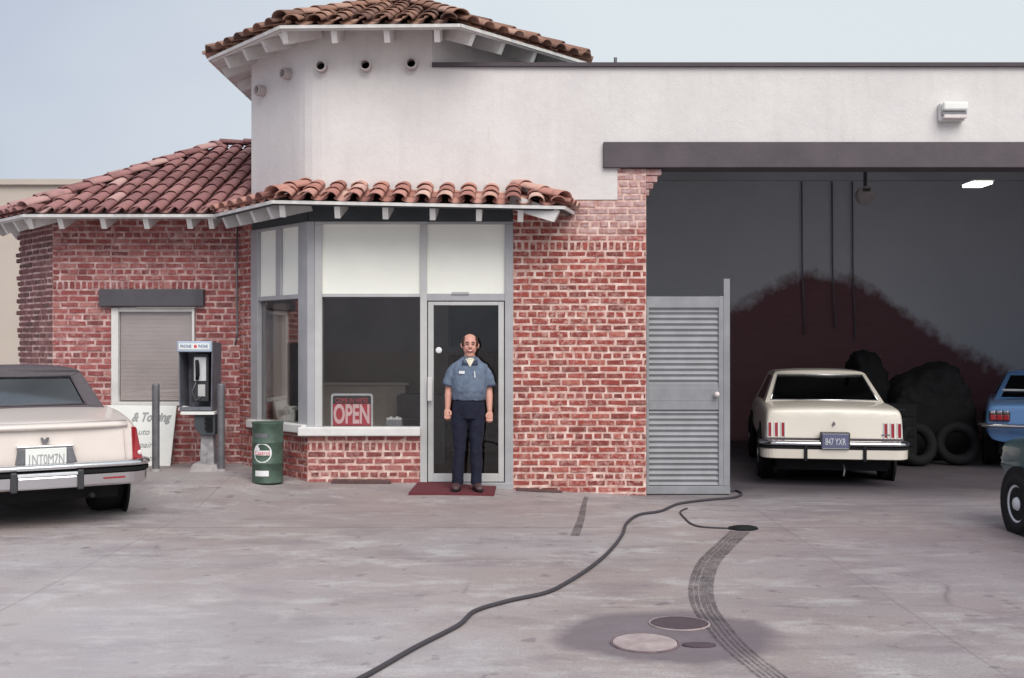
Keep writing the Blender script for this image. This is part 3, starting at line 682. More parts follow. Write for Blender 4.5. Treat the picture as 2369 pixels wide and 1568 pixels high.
# oil drum
dx, dy = wx(619, 11.78), 11.78
db = thing('oil_drum', 'small green oil drum with a round emblem standing by the corner of the bay window', 'drum', (dx, dy, gz(dx, dy)), R(-9))
pr = [(.16, 0), (.17, .012), (.168, .02), (.165, .03), (.165, .205), (.172, .215), (.172, .225), (.165, .235), (.165, .43), (.172, .44), (.172, .45), (.165, .46), (.165, .635), (.171, .645), (.171, .66), (.160, .662), (.158, .645)]
mb = MB(); mb.cyl(0, 0, pr, 36); mb.build('drum_body', 'drum', db, smooth=True, bevel=.002)
mb = MB(); mb.cyl(0, 0, [(.157, .640), (.157, .648)], 32); mb.build('drum_lid', 'dark', db)
def wrapmesh(pts2, name, mat, r=.1665, faces=None):
    mb = MB(); mb.v = [(r * math.sin(x / r), -r * math.cos(x / r), z) for x, z in pts2]; mb.f = faces; mb.t = [.5] * len(faces); return mb.build(name, mat, db)
def ringw(cx, cz, r0, r1, name, mat, rr, a0=0, a1=360, n=36):
    p = []; 
    for k in range(n + 1):
        a = R(a0 + (a1 - a0) * k / n); p += [(cx + r0 * math.cos(a), cz + r0 * math.sin(a)), (cx + r1 * math.cos(a), cz + r1 * math.sin(a))]
    wrapmesh(p, name, mat, rr, [(2 * k, 2 * k + 2, 2 * k + 3, 2 * k + 1) for k in range(n)])
ec = .0
ringw(ec, .335, .094, .107, 'emblem_ring', 'patch', .1668)
def strip(x0, x1, z0, z1, name, mat, rr, n=8):
    p = []
    for k in range(n + 1): x = x0 + (x1 - x0) * k / n; p += [(x, z0), (x, z1)]
    wrapmesh(p, name, mat, rr, [(2 * k, 2 * k + 2, 2 * k + 3, 2 * k + 1) for k in range(n)])
strip(ec - .098, ec + .098, .310, .362, 'emblem_band', 'patch', .1674)
ringw(ec, .335, .045, .098, 'emblem_sweep', 'patch', .1672, 120, 185, 8)
lettering('emblem_lettering', 'Castrol', .062, 'letterred', db, Matrix.Translation((0, 0, .335)) @ Matrix.Rotation(0, 4, 'Z'), sx=.95, wrap=.168).rotation_euler = (0, 0, ec / .168)
strip(ec - .085, ec + .075, .085, .145, 'drum_label', 'patch', .1674)
strip(ec - .09, ec + .06, .50, .545, 'drum_label', 'grey', .1674)

# bollards
bl = [(360, 1086, 882, 'grey steel bollard in front of the white signboard'), (511, 1090, 885, 'grey steel bollard between the pay phone and the green drum')]
b0 = None
for u, v, vt, lab in bl:
    y = 12.32; x = wx(u, y)
    if b0 is None:
        b0 = thing('bollard', lab, 'bollard', (x, y, gz(x, y)), 0, 'steel bollards by the pay phone')
        mb = MB(); mb.cyl(0, 0, [(.042, 0), (.042, .98), (.036, 1.0)], 18); mb.build('post', 'grey', b0, smooth=False, bevel=.003); r_ = b0
        mb = MB(); mb.cyl(0, 0, [(.06, -.01), (.052, .03)], 18); mb.build('collar', 'concrete', b0)
    else:
        r_ = b0.copy(); COL.objects.link(r_); r_.location = (x, y, gz(x, y)); r_['label'] = lab
        for ch in list(b0.children): c = ch.copy(); COL.objects.link(c); c.parent = r_

# pay phone
py = 12.3; px_ = wx(452, py); pz = gz(px_, py)
ph = thing('pay_phone', 'pay phone in a grey open hood on a concrete post with a blue lettered header', 'pay phone', (px_, py, pz), 0)
zz = lambda v: wz(v, py) - pz
mb = MB(); hw = .185
mb.prism([(-hw, zz(945)), (-hw + .012, zz(945)), (-hw + .012 - .01, zz(812)), (-hw - .01, zz(812))], 0, .36)
mb.prism([(hw - .012, zz(945)), (hw, zz(945)), (hw + .01, zz(790)), (hw - .002, zz(790))], .0, .38)
mb.box(-hw + .002, hw - .002, .34, .36, zz(945), zz(800)).box(-hw, hw, .01, .36, zz(948), zz(940)).box(-hw, hw, .02, .36, zz(800), zz(795))
mb.build('hood', 'hood', ph, bevel=.003)
mb = MB(); mb.box(-.205, .19, -.03, .04, zz(812), zz(787)); hdr = mb.build('header', 'headerblue', ph, bevel=.012)
mb = MB(); mb.box(-.18, .165, -.033, -.029, zz(806), zz(792)); mb.build('header_strip', 'signwhite', hdr)
lettering('header_lettering', 'PHONE', .052, 'letterblue', hdr, Matrix.Translation((-.10, -.036, zz(799))), sx=.72)
lettering('header_lettering', 'PHONE', .052, 'letterblue', hdr, Matrix.Translation((.095, -.036, zz(799))), sx=.62)
MB().ball((0.008, -.034, zz(799)), (.018, .004, .02)).build('header_dot', 'letterred', hdr)
tp = MB(); tp.box(-.07, .12, .10, .34, zz(928), zz(815)); tel = tp.build('telephone', 'dark', ph, bevel=.01)
MB().box(-.045, .095, .085, .099, zz(880), zz(824)).build('face_plate', 'platewhite', tel, bevel=.01)
mb = MB(); mb.tube([(.0, .05, zz(832)), (.012, .03, zz(842)), (.015, .03, zz(866)), (.003, .05, zz(876))], [.02, .024, .024, .02], 10); mb.build('handset', 'black', tel, smooth=True)
mb = MB(); mb.tube([(.0, .07, zz(876)), (-.06, .06, zz(905)), (-.02, .07, zz(925)), (.05, .09, zz(915))], .006, 6); mb.build('cord', 'grey', tel, smooth=True)
MB().box(.0, .085, .085, .099, zz(916), zz(888)).build('coin_box', 'alu2', tel, bevel=.005)
mb = MB(); mb.box(-.16, .22, -.04, .30, zz(957), zz(950)); mb.build('shelf', 'signwhite', ph, bevel=.003)
mb = MB(); mb.prism([(-.02, zz(957)), (.215, zz(957)), (.215, zz(1004)), (.06, zz(1004)), (-.01, zz(990))], -.0, .28); mb.build('book_holder', 'slate', ph, bevel=.006)
mb = MB(); 
for k in range(6): mb.box(.11 + .015 * (k % 2), .20, -.03, -.002, zz(962 + k * 6) - .02, zz(962 + k * 6), T=Matrix.Rotation(R(-3 + k), 4, 'Z'))
mb.build('phone_book', 'black', ph, bevel=.004)
mb = MB(); mb.hexa([(.03, .05, 0), (.20, .05, 0), (.20, .22, 0), (.03, .22, 0)], [(.04, .06, zz(1003)), (.18, .06, zz(1003)), (.18, .21, zz(1003)), (.04, .21, zz(1003))]); mb.build('post', 'postgrey', ph, bevel=.012)
mb = MB(); mb.hexa([(-.08, -.05, -.02), (.28, -.05, -.02), (.27, .3, -.02), (-.08, .3, -.02)], [(-.03, -.02, .09), (.24, -.02, .07), (.24, .27, .08), (-.04, .27, .10)]); mb.build('footing', 'concrete', ph, bevel=.02)
mb = MB(); pb = Vector((wx(428, 12.34), 12.34, 0)); mb.hexa([(-.09, 0, wz(949, 12.34)), (.09, 0, wz(949.3, 12.34)), (.09, .12, wz(949.3, 12.34)), (-.09, .12, wz(949, 12.34))], [(-.08, 0, wz(938, 12.34)), (.08, .02, wz(943, 12.34)), (.07, .1, wz(941, 12.34)), (-.07, .12, wz(936, 12.34))]); o = mb.build('paper_bag', 'signwhite', bevel=.02)
o.location = (pb.x, pb.y, 0); tag(o, 'crumpled white paper lying on the left end of the pay phone shelf', 'paper')



# leaning signboard
yb, yt = 12.86, 13.06; sg = thing('signboard', 'white hand lettered signboard leaning on the brick wall behind the left car', 'sign', (wx(320, 12.9), 12.9, 0))
gx_ = lambda u, y: wx(u, y) - sg.location.x
P4 = [Vector((gx_(196, yb), yb - 12.9, wz(1076, yb))), Vector((gx_(393, yb), yb - 12.9, wz(1076, yb))), Vector((gx_(408, yt), yt - 12.9, wz(937, yt))), Vector((gx_(214, yt), yt - 12.9, wz(936, yt)))]
bk_ = Vector((0, .025, .004)); mb = MB(); mb.hexa([tuple(P4[0]), tuple(P4[1]), tuple(P4[1] + bk_), tuple(P4[0] + bk_)], [tuple(P4[3]), tuple(P4[2]), tuple(P4[2] + bk_), tuple(P4[3] + bk_)])
mb.build('board', 'signwhite', sg, bevel=.003)
ax = (P4[1] - P4[0]).normalized(); up = (P4[3] - P4[0]); up = (up - ax * up.dot(ax)).normalized(); nr = ax.cross(up)
def sgT(u, v): 
    t = (v - 1076) / (937 - 1076); a = P4[0].lerp(P4[3], t); b = P4[1].lerp(P4[2], t); k = (u - 196) / (393 - 196)
    p = a.lerp(b, k) + nr * .004; m = Matrix((ax, -nr, up)).transposed().to_4x4(); m.translation = p; return m
lettering('lettering', '& Towing', .15, 'ink', sg, sgT(338, 964), sx=.78, shear=.25, bold=.004)
lettering('lettering', 'Auto', .10, 'ink', sg, sgT(318, 998), shear=.3)
lettering('lettering', 'Repair', .10, 'ink', sg, sgT(322, 1028), shear=.3)
lettering('lettering', 'Open', .10, 'ink', sg, sgT(330, 1058), shear=.3)

# OPEN sign in the window
oy = 12.09; og = thing('open_sign', 'red and white OPEN sign propped in the lower left of the display window', 'sign', (wx(814, oy), oy, zg0), 0)
W_ = .235; H_ = wz(908, oy) - zg0 - .002
def rrect(w_, h0, h1, r, n=5):
    p = [(-w_, h0), (w_, h0)]
    for cx, a0 in ((w_ - r, 0), (-w_ + r, 90)):
        for k in range(n + 1): a = R(a0 + 90 * k / n); p.append((cx + r * math.cos(a), h1 - r + r * math.sin(a)))
    return p
MB().prism(rrect(W_, 0, H_, .03), 0, .01).build('border', 'platewhite', og)
MB().prism(rrect(W_ - .022, .0, H_ - .022, .02), -.004, -.0005).build('sign_face', 'dark', og)
MB().prism([(-W_ + .024, .008), (W_ - .024, .008), (W_ - .024, .25), (-W_ + .024, .25)], -.007, -.0045).build('red_ground', 'signred', og)
lettering('lettering', 'OPEN', .29, 'letterpink', og, Matrix.Translation((0, -.012, .125)), sx=.54, bold=.009)
lettering('lettering', "COME IN WE'RE", .075, 'letterred', og, Matrix.Translation((0, -.009, .285)), sx=.68)
it = thing('paper_tray', 'grey tray with white papers on the sill right of the OPEN sign', 'tray', (wx(912, 12.2), 12.2, zg0 - .01))
MB().box(-.09, .09, -.03, .12, -.03, .075).build('tray', 'gate', it, bevel=.004)
mb = MB()
for k in range(5): mb.box(-.085 + k * .034, -.055 + k * .034, -.02, .08, .076, .095 + .012 * (k % 2))
mb.build('papers', 'signwhite', it)
MB().box(-3.0, -.03, 12.14, 12.5, .60, .68).v
B(MB().box(-2.1, -1.03, 12.12, 12.45, .60, .672), 'inner_sill', 'office')

# hoses and marks on the ground
def on_ground(pts, lift): return [Vector((p.x, p.y, gz(p.x, p.y) + lift)) for p in pts]
def smooth_path(pts, n=8):
    out = []
    for i in range(len(pts) - 1):
        p0, p1, p2, p3 = pts[max(i - 1, 0)], pts[i], pts[i + 1], pts[min(i + 2, len(pts) - 1)]
        for k in range(n):
            t = k / n; out.append(.5 * ((2 * p1) + (-p0 + p2) * t + (2 * p0 - 5 * p1 + 4 * p2 - p3) * t * t + (-p0 + 3 * p1 - 3 * p2 + p3) * t ** 3))
    return out + [pts[-1]]
hp = [gp(*q) for q in ((700, 1640), (845, 1568), (960, 1502), (1060, 1450), (1100, 1416), (1180, 1392), (1262, 1374), (1312, 1350), (1370, 1312), (1412, 1275), (1440, 1238), (1450, 1212), (1478, 1192), (1530, 1183), (1572, 1166), (1640, 1157), (1695, 1152), (1716, 1144), (1706, 1136), (1690, 1135))]
mb = MB(); mb.tube(on_ground(smooth_path(hp), .014), .0135, 8); tag(mb.build('air_hose', 'hose', smooth=True), 'long dark rubber hose snaking from the garage door across the concrete to the foreground', 'hose')
hp = [gp(*q) for q in ((1590, 1176), (1574, 1184), (1584, 1198), (1600, 1212), (1625, 1219), (1680, 1222), (1712, 1222))]
mb = MB(); mb.tube(on_ground(smooth_path(hp), .009), .008, 6); tag(mb.build('cable', 'hose', smooth=True), 'short thin dark cable on the concrete outside the garage', 'cable')
rg_ = gp(1720, 1223); mb = MB(); r2 = random.Random(5)
mb.rings([[(.13 * math.cos(a) * q * (1 + .2 * math.sin(3 * a)), .08 * math.sin(a) * q, z) for a in [2 * math.pi * k / 14 for k in range(14)]] for q, z in ((1, 0), (.9, .02), (.5, .035), (.1, .03))])
o = mb.build('rag', 'black', smooth=True); o.location = rg_; tag(o, 'black oily rag at the end of the tyre mark outside the garage', 'rag')
def ribbon(pts, w0, name, mat, lift=.004):
    P = on_ground(smooth_path([gp(*q) for q in pts], 10), lift); mb = MB(); n = len(P)
    for i, p in enumerate(P):
        d = (P[min(i + 1, n - 1)] - P[max(i - 1, 0)]); d.z = 0; d.normalize(); s_ = Vector((d.y, -d.x, 0)); w_ = w0 if not callable(w0) else w0(i / (n - 1))
        mb.v += [tuple(p - s_ * w_), tuple(p + s_ * w_)]
        if i: mb.f.append((2 * i - 2, 2 * i - 1, 2 * i + 1, 2 * i)); mb.t.append(.5)
    return mb.build(name, mat)
k = NT('tyre_mark', .8); f = k.math('MULTIPLY', k.noise(70, 3, k.map((1, .5, 1))), k.math('ADD', k.math('MULTIPLY', k.noise(3.5, 5, rough=.7), 1.6), .15)); tr = k.n.new('ShaderNodeBsdfTransparent'); ms = k.n.new('ShaderNodeMixShader')
k.col((.06, .048, .055)); k.lk(k.ramp(f, [(.22, .04), (.66, .6)]), ms.inputs[0]); k.lk(tr.outputs[0], ms.inputs[1]); k.lk(k.b.outputs[0], ms.inputs[2]); k.lk(ms.outputs[0], k.o.inputs[0]); M['mark'] = k.m
for off, wd in ((-.062, .010), (-.032, .008), (-.004, .009), (.028, .008), (.060, .010)):
    base = [(1712, 1228), (1676, 1262), (1640, 1300), (1622, 1350), (1628, 1400), (1660, 1448), (1706, 1500), (1790, 1568), (1900, 1650)]
    P = smooth_path([gp(*q) for q in base], 8); mb = MB(); n = len(P)
    for i, p in enumerate(P):
        d = (P[min(i + 1, n - 1)] - P[max(i - 1, 0)]); d.z = 0; d.normalize(); s_ = Vector((d.y, -d.x, 0)); t = i / (n - 1)
        w_ = wd * (1.75 - .9 * sstep(.35, .8, t)); o_ = off * (1.12 - .15 * t)
        mb.v += [(p + s_ * (o_ - w_)).to_tuple()[:2] + (gz(p.x, p.y) + .004,), (p + s_ * (o_ + w_)).to_tuple()[:2] + (gz(p.x, p.y) + .004,)]
        if i: mb.f.append((2 * i - 2, 2 * i - 1, 2 * i + 1, 2 * i)); mb.t.append(.5)
    if off == -.062: MK = mb
    else: kk = len(MK.v); MK.v += mb.v; MK.f += [tuple(a + kk for a in f_) for f_ in mb.f]; MK.t += mb.t
tag(MK.build('tyre_mark', 'mark'), kind='structure')
tag(ribbon([(1356, 1148), (1350, 1172), (1344, 1200), (1330, 1238)], lambda t: .022 + .018 * t, 'oil_streak', 'mark'), kind='structure')
# covers let into the slab
def cover(u, v, rx, mat, label, rim='concrete', ratio=1):
    p = gp(u, v); t = thing('manhole_cover', label, 'manhole cover', p, 0)
    mb = MB(); n = 36
    ring = lambda q, z: [(rx * q * math.cos(2 * math.pi * k / n), rx * ratio * q * math.sin(2 * math.pi * k / n), z) for k in range(n)]
    mb.rings([ring(1.0, .003), ring(.985, .009), ring(.3, .010)]); mb.build('lid', mat, t, smooth=False)
    mb = MB(); mb.rings([ring(1.07, .002), ring(1.06, .008), ring(1.02, .009), ring(1.01, .004)], False); mb.build('rim', rim, t)
    return t
cover(1492, 1487, .175, 'pale', 'round pale concrete filler cover at the front of the dark oil stain', 'rimdark')
cover(1572, 1442, .165, 'iron', 'round dark iron filler cover behind the pale one in the oil stain', 'pale', .9)
cover(1617, 1492, .085, 'iron', 'small narrow dark iron cover right of the pale round cover', 'iron', .5)

# ------------------------------------------------------------------ cars
def wheel(parent, x, y, r=.33, wd=.2, side=1, hub='chrome', z=None):
    T = Matrix.Translation((x, y, r if z is None else z)) @ Matrix.Rotation(R(90) * side, 4, 'Y')
    mb = MB(T); mb.cyl(0, 0, [(r * .1, -wd * .1), (r * .62, -wd * .2), (r * .62, -wd / 2), (r * .86, -wd / 2), (r * .97, -wd * .4), (r, -wd * .25), (r, wd * .25), (r * .97, wd * .4), (r * .86, wd / 2), (r * .62, wd / 2), (r * .62, wd * .2), (r * .1, wd * .1)], 32)
    wo = mb.build('wheel', 'black', parent, smooth=True)
    mb = MB(T); mb.cyl(0, 0, [(r * .64, wd * .30), (r * .62, wd * .46), (r * .56, wd * .42), (r * .5, wd * .30), (r * .22, wd * .40), (r * .18, wd * .52), (r * .05, wd * .54)], 28); mb.build('hubcap', hub, wo, smooth=True)
    return wo
def sweep_x(prof, hw, y0, r, n=7, side_len=.35):
    """a rear bumper bar: profile (out, z) carried along the rear and round both corners"""
    path = [(-hw, y0 + side_len, (-1, 0))]
    for k in range(n + 1):
        a = R(90 * k / n); path.append((-hw + r - r * math.cos(a), y0 + r - r * math.sin(a), (-math.cos(a), -math.sin(a))))
    path += [(-hw * .4, y0 - .015, (-.02, -1)), (0, y0 - .02, (0, -1)), (hw * .4, y0 - .015, (.02, -1))]
    for k in range(n, -1, -1):
        a = R(90 * k / n); path.append((hw - r + r * math.cos(a), y0 + r - r * math.sin(a), (math.cos(a), -math.sin(a))))
    path.append((hw, y0 + side_len, (1, 0)))
    mb = MB(); mb.rings([[(x + nx * o_, y + ny * o_, z) for o_, z in prof] for x, y, (nx, ny) in path]); return mb
def quad_frame(q, il, ir, ib, it):
    a, b, c, d = [Vector(p) for p in q]      # bl br tr tl
    P = lambda s, t: a.lerp(b, s).lerp(d.lerp(c, s), t)
    return [P(il, ib), P(1 - ir, ib), P(1 - ir, 1 - it), P(il, 1 - it)]
def car(name, label, loc, rz, p, pitch=0):
    t = thing(name, label, 'car', loc, rz); t.rotation_euler = (R(pitch), 0, rz)
    L, W, paint = p['L'], p['W'], p['paint']; zb = p.get('zb', .37); N_ = p.get('stations')
    belt = p['belt']                         # list of (y, deck height, half width factor)
    rings = []
    for (y, zt_, wf) in belt:
        w_ = W * wf; rk = p.get('rake', .0) if y < .3 else 0
        rings.append([(0, y + rk * 0, zb), (.82 * w_, y, zb), (.955 * w_, y, zb + .06), (w_, y, zb + .2), (w_, y, .56), (.995 * w_, y, zt_ - .17), (.98 * w_, y, zt_ - .055), (.94 * w_, y, zt_ - .012), (.84 * w_, y, zt_), (0, y, zt_ + .018)])
        rings[-1] += [(-x, yy, z) for x, yy, z in rings[-1][-2:0:-1]]
    # lean the rear face forward a little towards the deck
    for k in range(len(rings)):
        y = belt[k][0]
        if y < .6: rings[k] = [(x, yy + p.get('lean', .06) * max(0, z - .5) * 2 * (1 - y / .6), z) for x, yy, z in rings[k]]
    mb = MB(); mb.rings(rings); body = mb.build('body', paint, t, smooth=True, sub=2, fix=True)
    es = body.data
    # keep the cap edges crisp
    at = es.attributes.new('crease_edge', 'FLOAT', 'EDGE'); n = len(rings[0])
    for i, e in enumerate(es.edges): at.data[i].value = .75 if (max(e.vertices) < n or min(e.vertices) >= n * (len(rings) - 1)) else 0
    # wheel arches
    r = p.get('r', .33); ya, yf = p['axles']
    for y in (ya, yf):
        for s in (-1, 1):
            mb = MB(Matrix.Translation((s * (W + .001), y, r)) @ Matrix.Rotation(R(90) * s, 4, 'Y')); n2 = 24
            mb.cyl(0, 0, [(r * 1.22, -.02), (r * 1.22, .006), (r * .2, .007)], 28); mb.build('wheel_arch', 'black', t)
            wheel(t, s * (W - p.get('inset', .06)), y, r, p.get('tw', .21), s, p.get('hub', 'chrome'))
    MB().box(-W * .8, W * .8, .25, L - .4, .21, .40).build('chassis', 'black', t)
    # greenhouse
    y0, y1, y2, y3, zr, wb, wt = p['cab']; zb0 = p.get('cabz', interp([(b[0], b[1]) for b in belt], y0)) ; zb1 = interp([(b[0], b[1]) for b in belt], y3)
    bl, br_, fl_, fr_ = (-wb, y0, zb0), (wb, y0, zb0), (-wb, y3, zb1), (wb, y3, zb1)
    tl, tr_, gl, gr = (-wt, y1, zr), (wt, y1, zr), (-wt, y2, zr), (wt, y2, zr)
    sides = [([bl, br_, tr_, tl], p.get('rin', (.09, .09, .10, .08)), 'rear_window'), ([fr_, fl_, gl, gr], (.05, .05, .04, .06), 'windscreen'),
             ([br_, fr_, gr, tr_], (p.get('cp', .22), .05, .04, .10), 'side_window'), ([fl_, bl, tl, gl], (.05, p.get('cp', .22), .04, .10), 'side_window')]
    rf = MB(); n3 = 10                       # roof skin with crown and rolled edge
    rings = []
    for k in range(9):
        tt = k / 8; y = y1 + (y2 - y1) * tt; cz = .045 * math.sin(math.pi * (.15 + .7 * tt))
        rings.append([(wt * math.cos(math.pi * i / n3), y, zr - .004 + (cz + .02) * (math.sin(math.pi * i / n3) ** .6)) for i in range(n3 + 1)] + [(-wt * .97, y, zr - .03), (wt * .97, y, zr - .03)])
    rf.rings(rings); roof_o = rf.build('roof', p.get('roof', paint), t, smooth=True, fix=True)
    fm = MB()
    for q, ins, nm in sides:
        inn = quad_frame(q, *ins); o_ = [Vector(v) for v in q]; nrm = (o_[1] - o_[0]).cross(o_[3] - o_[0]).normalized(); T_ = nrm * .03
        for i in range(4):
            j = (i + 1) % 4
            fm.hexa([tuple(o_[i] - T_), tuple(o_[j] - T_), tuple(inn[j] - T_), tuple(inn[i] - T_)], [tuple(o_[i]), tuple(o_[j]), tuple(inn[j]), tuple(inn[i])])
        mb = MB(); mb.hexa([tuple(v - nrm * .014) for v in inn], [tuple(v - nrm * .009) for v in inn]); mb.build(nm, p.get('glass', 'carglass'), t, fix=True)
    fm.build('pillars', p.get('pill', p.get('roof', paint)), t, fix=True, bevel=.012)
    if p.get('trim'):                        # bright moulding round the rear glass
        inn = quad_frame(sides[0][0], *[v * .8 for v in sides[0][1]]); inn2 = quad_frame(sides[0][0], *sides[0][1]); mb = MB(); nrm = Vector((0, -1, .5)).normalized() * .006
        for i in range(4): mb.tube([inn2[i] + nrm, inn2[(i + 1) % 4] + nrm], .009, 6)
        mb.build('window_trim', p['trim'], t, smooth=True)
    zdk = zb0
    for s in (-1, 1):
        for y in (y0 + .75, y0 + 1.55):
            mb = MB(); mb.box(s * .38 - .27, s * .38 + .27, y, y + .14, zdk - .2, zdk + .10); st_ = mb.build('seat', 'seat', t, bevel=.04)
            if y > y0 + 1: MB().box(s * .38 - .13, s * .38 + .13, y + .03, y + .1, zdk + .11, zdk + .24).build('headrest', 'seat', st_, bevel=.03)
    return t
def plate(t, x, z, y, w_, h_, txt, tm, fm='platewhite', sub=None):
    T = Matrix.Translation((x, y, z)); q = MB(T); q.box(-w_ / 2, w_ / 2, 0, .008, -h_ / 2, h_ / 2); o = q.build('number_plate', fm, t, bevel=.004)
    lettering('plate_lettering', txt, h_ * .68, tm, o, Matrix.Translation((x, y - .003, z - h_ * .06)), sx=.62); return o

# cream coupe in the garage
yr = 12.72; xc = wx(1930, yr)
P = dict(L=5.0, W=.885, paint='cream', lean=.05,
    belt=[(.0, .93, .955), (.03, .95, .985), (.12, .965, 1.0), (.5, .985, 1), (1.0, 1.0, 1), (2.4, .99, 1), (3.6, .95, .99), (4.6, .89, .96), (4.95, .84, .92)],
    axles=(1.05, 3.75), cab=(1.12, 1.72, 3.0, 3.62, 1.335, .815, .65), cabz=.985, r=.335, trim='chrome', rin=(.045, .045, .07, .055), pill='cream', cp=.2, tw=.2)
gc = car('cream_coupe', 'cream coupe parked nose first inside the open garage, seen from behind', (xc, yr, -.09), R(-10), P); gc.scale = (.9, .95, 1)
def slot(mb, x0, x1, z0, z1, y0, y1): mb.box(x0, x1, y0, y1, z0, z1)
for s in (-1, 1):
    for k in range(3):
        x = s * (.82 - .085 * k) - .017; mb = MB(); mb.hexa([(x, -.012 + .02, .625), (x + .036, -.012 + .02, .625), (x + .036, .06, .625), (x, .06, .625)], [(x, .022, .79), (x + .036, .022, .79), (x + .036, .08, .79), (x, .08, .79)])
        mb.build('tail_light', 'redlens', gc, bevel=.004)
        fr = MB()
        for a, b in ((x - .010, x - .002), (x + .038, x + .046)): fr.hexa([(a, -.0, .615), (b, -.0, .615), (b, .06, .615), (a, .06, .615)], [(a, .018, .80), (b, .018, .80), (b, .08, .80), (a, .08, .80)])
        fr.build('light_trim', 'platewhite', gc)
bp = sweep_x([(-.03, .52), (.06, .525), (.085, .545), (.07, .575), (.03, .59), (-.03, .59)], .885, -.04, .14); bp.build('bumper', 'chrome', gc, smooth=True)
sweep_x([(-.03, .490), (.066, .492), (.070, .518), (-.03, .523)], .885, -.04, .14).build('bumper_strip', 'black', gc, smooth=False)
sweep_x([(-.03, .375), (.03, .37), (.055, .38), (.06, .487), (-.03, .489)], .88, -.04, .14).build('bumper_face', 'cream', gc, smooth=False)
for s in (-1, 1): MB().box(s * .37 - .022, s * .37 + .022, -.135, -.02, .35, .53).build('bumper_guard', 'black', gc, bevel=.01)
MB().box(-.87, .87, -.008, .05, .592, .612).build('panel_gap', 'vinyl', gc)
po = plate(gc, .0, .59, -.155, .33, .165, '847 YXR', 'platewhite', 'plateblue'); MB().box(-.165, .165, -.150, -.146, .50, .675).build('plate_border', 'platewhite', gc); MB().box(-.185, .185, -.145, -.02, .50, .69).build('plate_mount', 'dark', gc, bevel=.01)
MB().prism([(-.02, .78), (0, .76), (.02, .78), (0, .81)], .0, .03).build('emblem', 'grey', gc)
MB().box(.60, .70, .0, .02, .655, .665).build('badge', 'grey', gc)
MB().tube([(-.02 + .15, .1, .30), (.14, .05, .24), (.12, .0, .17)], .012, 8).build('exhaust_pipe', 'grey', gc, smooth=True)
MB().box(-.83, .83, .10, .12, .962, .972)  # deck lid seam follows the edge

# beige saloon with vinyl roof on the left
ang = 32; yr = 9.5; xc = wx(104, yr)
P = dict(L=4.3, W=.885, paint='beige', lean=.10,
    belt=[(.0, .90, .93), (.03, .92, .965), (.14, .935, .99), (.5, .965, 1), (1.0, 1.01, 1), (2.4, 1.01, 1), (3.2, .98, .97), (3.9, .90, .90), (4.2, .84, .80)],
    axles=(.9, 3.3), inset=.17, cab=(.98, 1.35, 2.5, 3.0, 1.34, .735, .555), cabz=.985, r=.335, roof='vinyl', pill='vinyl', glass='carglass_light', rin=(.115, .115, .13, .12), cp=.32, tw=.32, trim='vinyl')
lc = car('beige_saloon', 'pale beige saloon with a dark vinyl roof parked at the left edge', (xc, yr, -.0), R(ang), P, pitch=.6); lc.scale = (.93, .93, 1)
for s in (-1, 1):
    mb = MB(); mb.hexa([(s * .80, .0, .575), (s * .90, .03, .575), (s * .90, .16, .575), (s * .80, .14, .575)], [(s * .80, .07, .865), (s * .855, .10, .855), (s * .862, .2, .855), (s * .80, .2, .865)])
    tl = mb.build('tail_light', 'redlens', lc, bevel=.008, fix=True); MB().ball((s * .87, .022, .63), (.022, .014, .022)).build('reversing_lens', 'whitelens', tl, smooth=True)
sweep_x([(-.03, .515), (.05, .52), (.075, .545), (.06, .57), (.02, .58), (-.03, .58)], .91, -.06, .16).build('bumper', 'chrome', lc, smooth=True)
sweep_x([(-.03, .478), (.06, .480), (.066, .512), (-.03, .514)], .905, -.06, .16).build('bumper_strip', 'black', lc)
sweep_x([(-.03, .365), (.02, .36), (.05, .38), (.055, .470), (-.03, .475)], .90, -.06, .16).build('bumper_face', 'chrome', lc)
for s in (-1, 1):
    MB().box(s * .29 - .03, s * .29 + .03, -.16, -.03, .345, .52).build('bumper_guard', 'dark', lc, bevel=.012)
    MB().box(s * .60 - .1, s * .60 + .1, -.137, -.12, .422, .436).build('reflector', 'redlens', lc)
MB().box(-.262, .262, -.165, -.04, .365, .475).build('bumper_center', 'chrome', lc, bevel=.015)
MB().box(-.262, .262, -.172, -.03, .477, .505).build('center_ledge', 'platewhite', lc, bevel=.006)
# plate recess
MB().prism([(-.27, .52), (.30, .52), (.235, .715), (-.235, .715)], -.035, .1).build('plate_recess', 'grey', lc, bevel=.012)
mb = MB(); mb.prism([(-.25, .716), (.25, .716), (.25, .735), (-.25, .735)], -.04, .09); mb.build('recess_trim', 'chrome', lc, bevel=.006)
plate(lc, .0, .625, -.052, .36, .175, '1NT0M7N', 'ink', 'signwhite')
mb = MB(); mb.rings([[(x, yy + .03 * (abs(x) / .76) ** 3, z) for yy, z in ((.075, .855), (.020, .872), (.012, .890), (.040, .915), (.12, .925))] for x in [-.76 + .095 * i for i in range(17)]]); mb.build('deck_lip', 'beige', lc, smooth=True, fix=True)
for s in (-1, 1):
    mb = MB(); mb.hexa([(s * .735 - .003, -.012, .59), (s * .735 + .003, -.012, .59), (s * .735 + .003, .1, .59), (s * .735 - .003, .1, .59)], [(s * .725 - .003, .055, .86), (s * .725 + .003, .055, .86), (s * .725 + .003, .1, .86), (s * .725 - .003, .1, .86)]); mb.build('deck_seam', 'blind', lc)
MB().prism([(-.035, .80), (-.02, .80), (0, .775), (.02, .80), (.035, .80), (.025, .755), (-.025, .755)], .0, .05).build('emblem', 'grey', lc)
MB().tube([(.45, .5, .25), (.45, .12, .25)], .024, 10).build('exhaust_pipe', 'dark', lc, smooth=True)

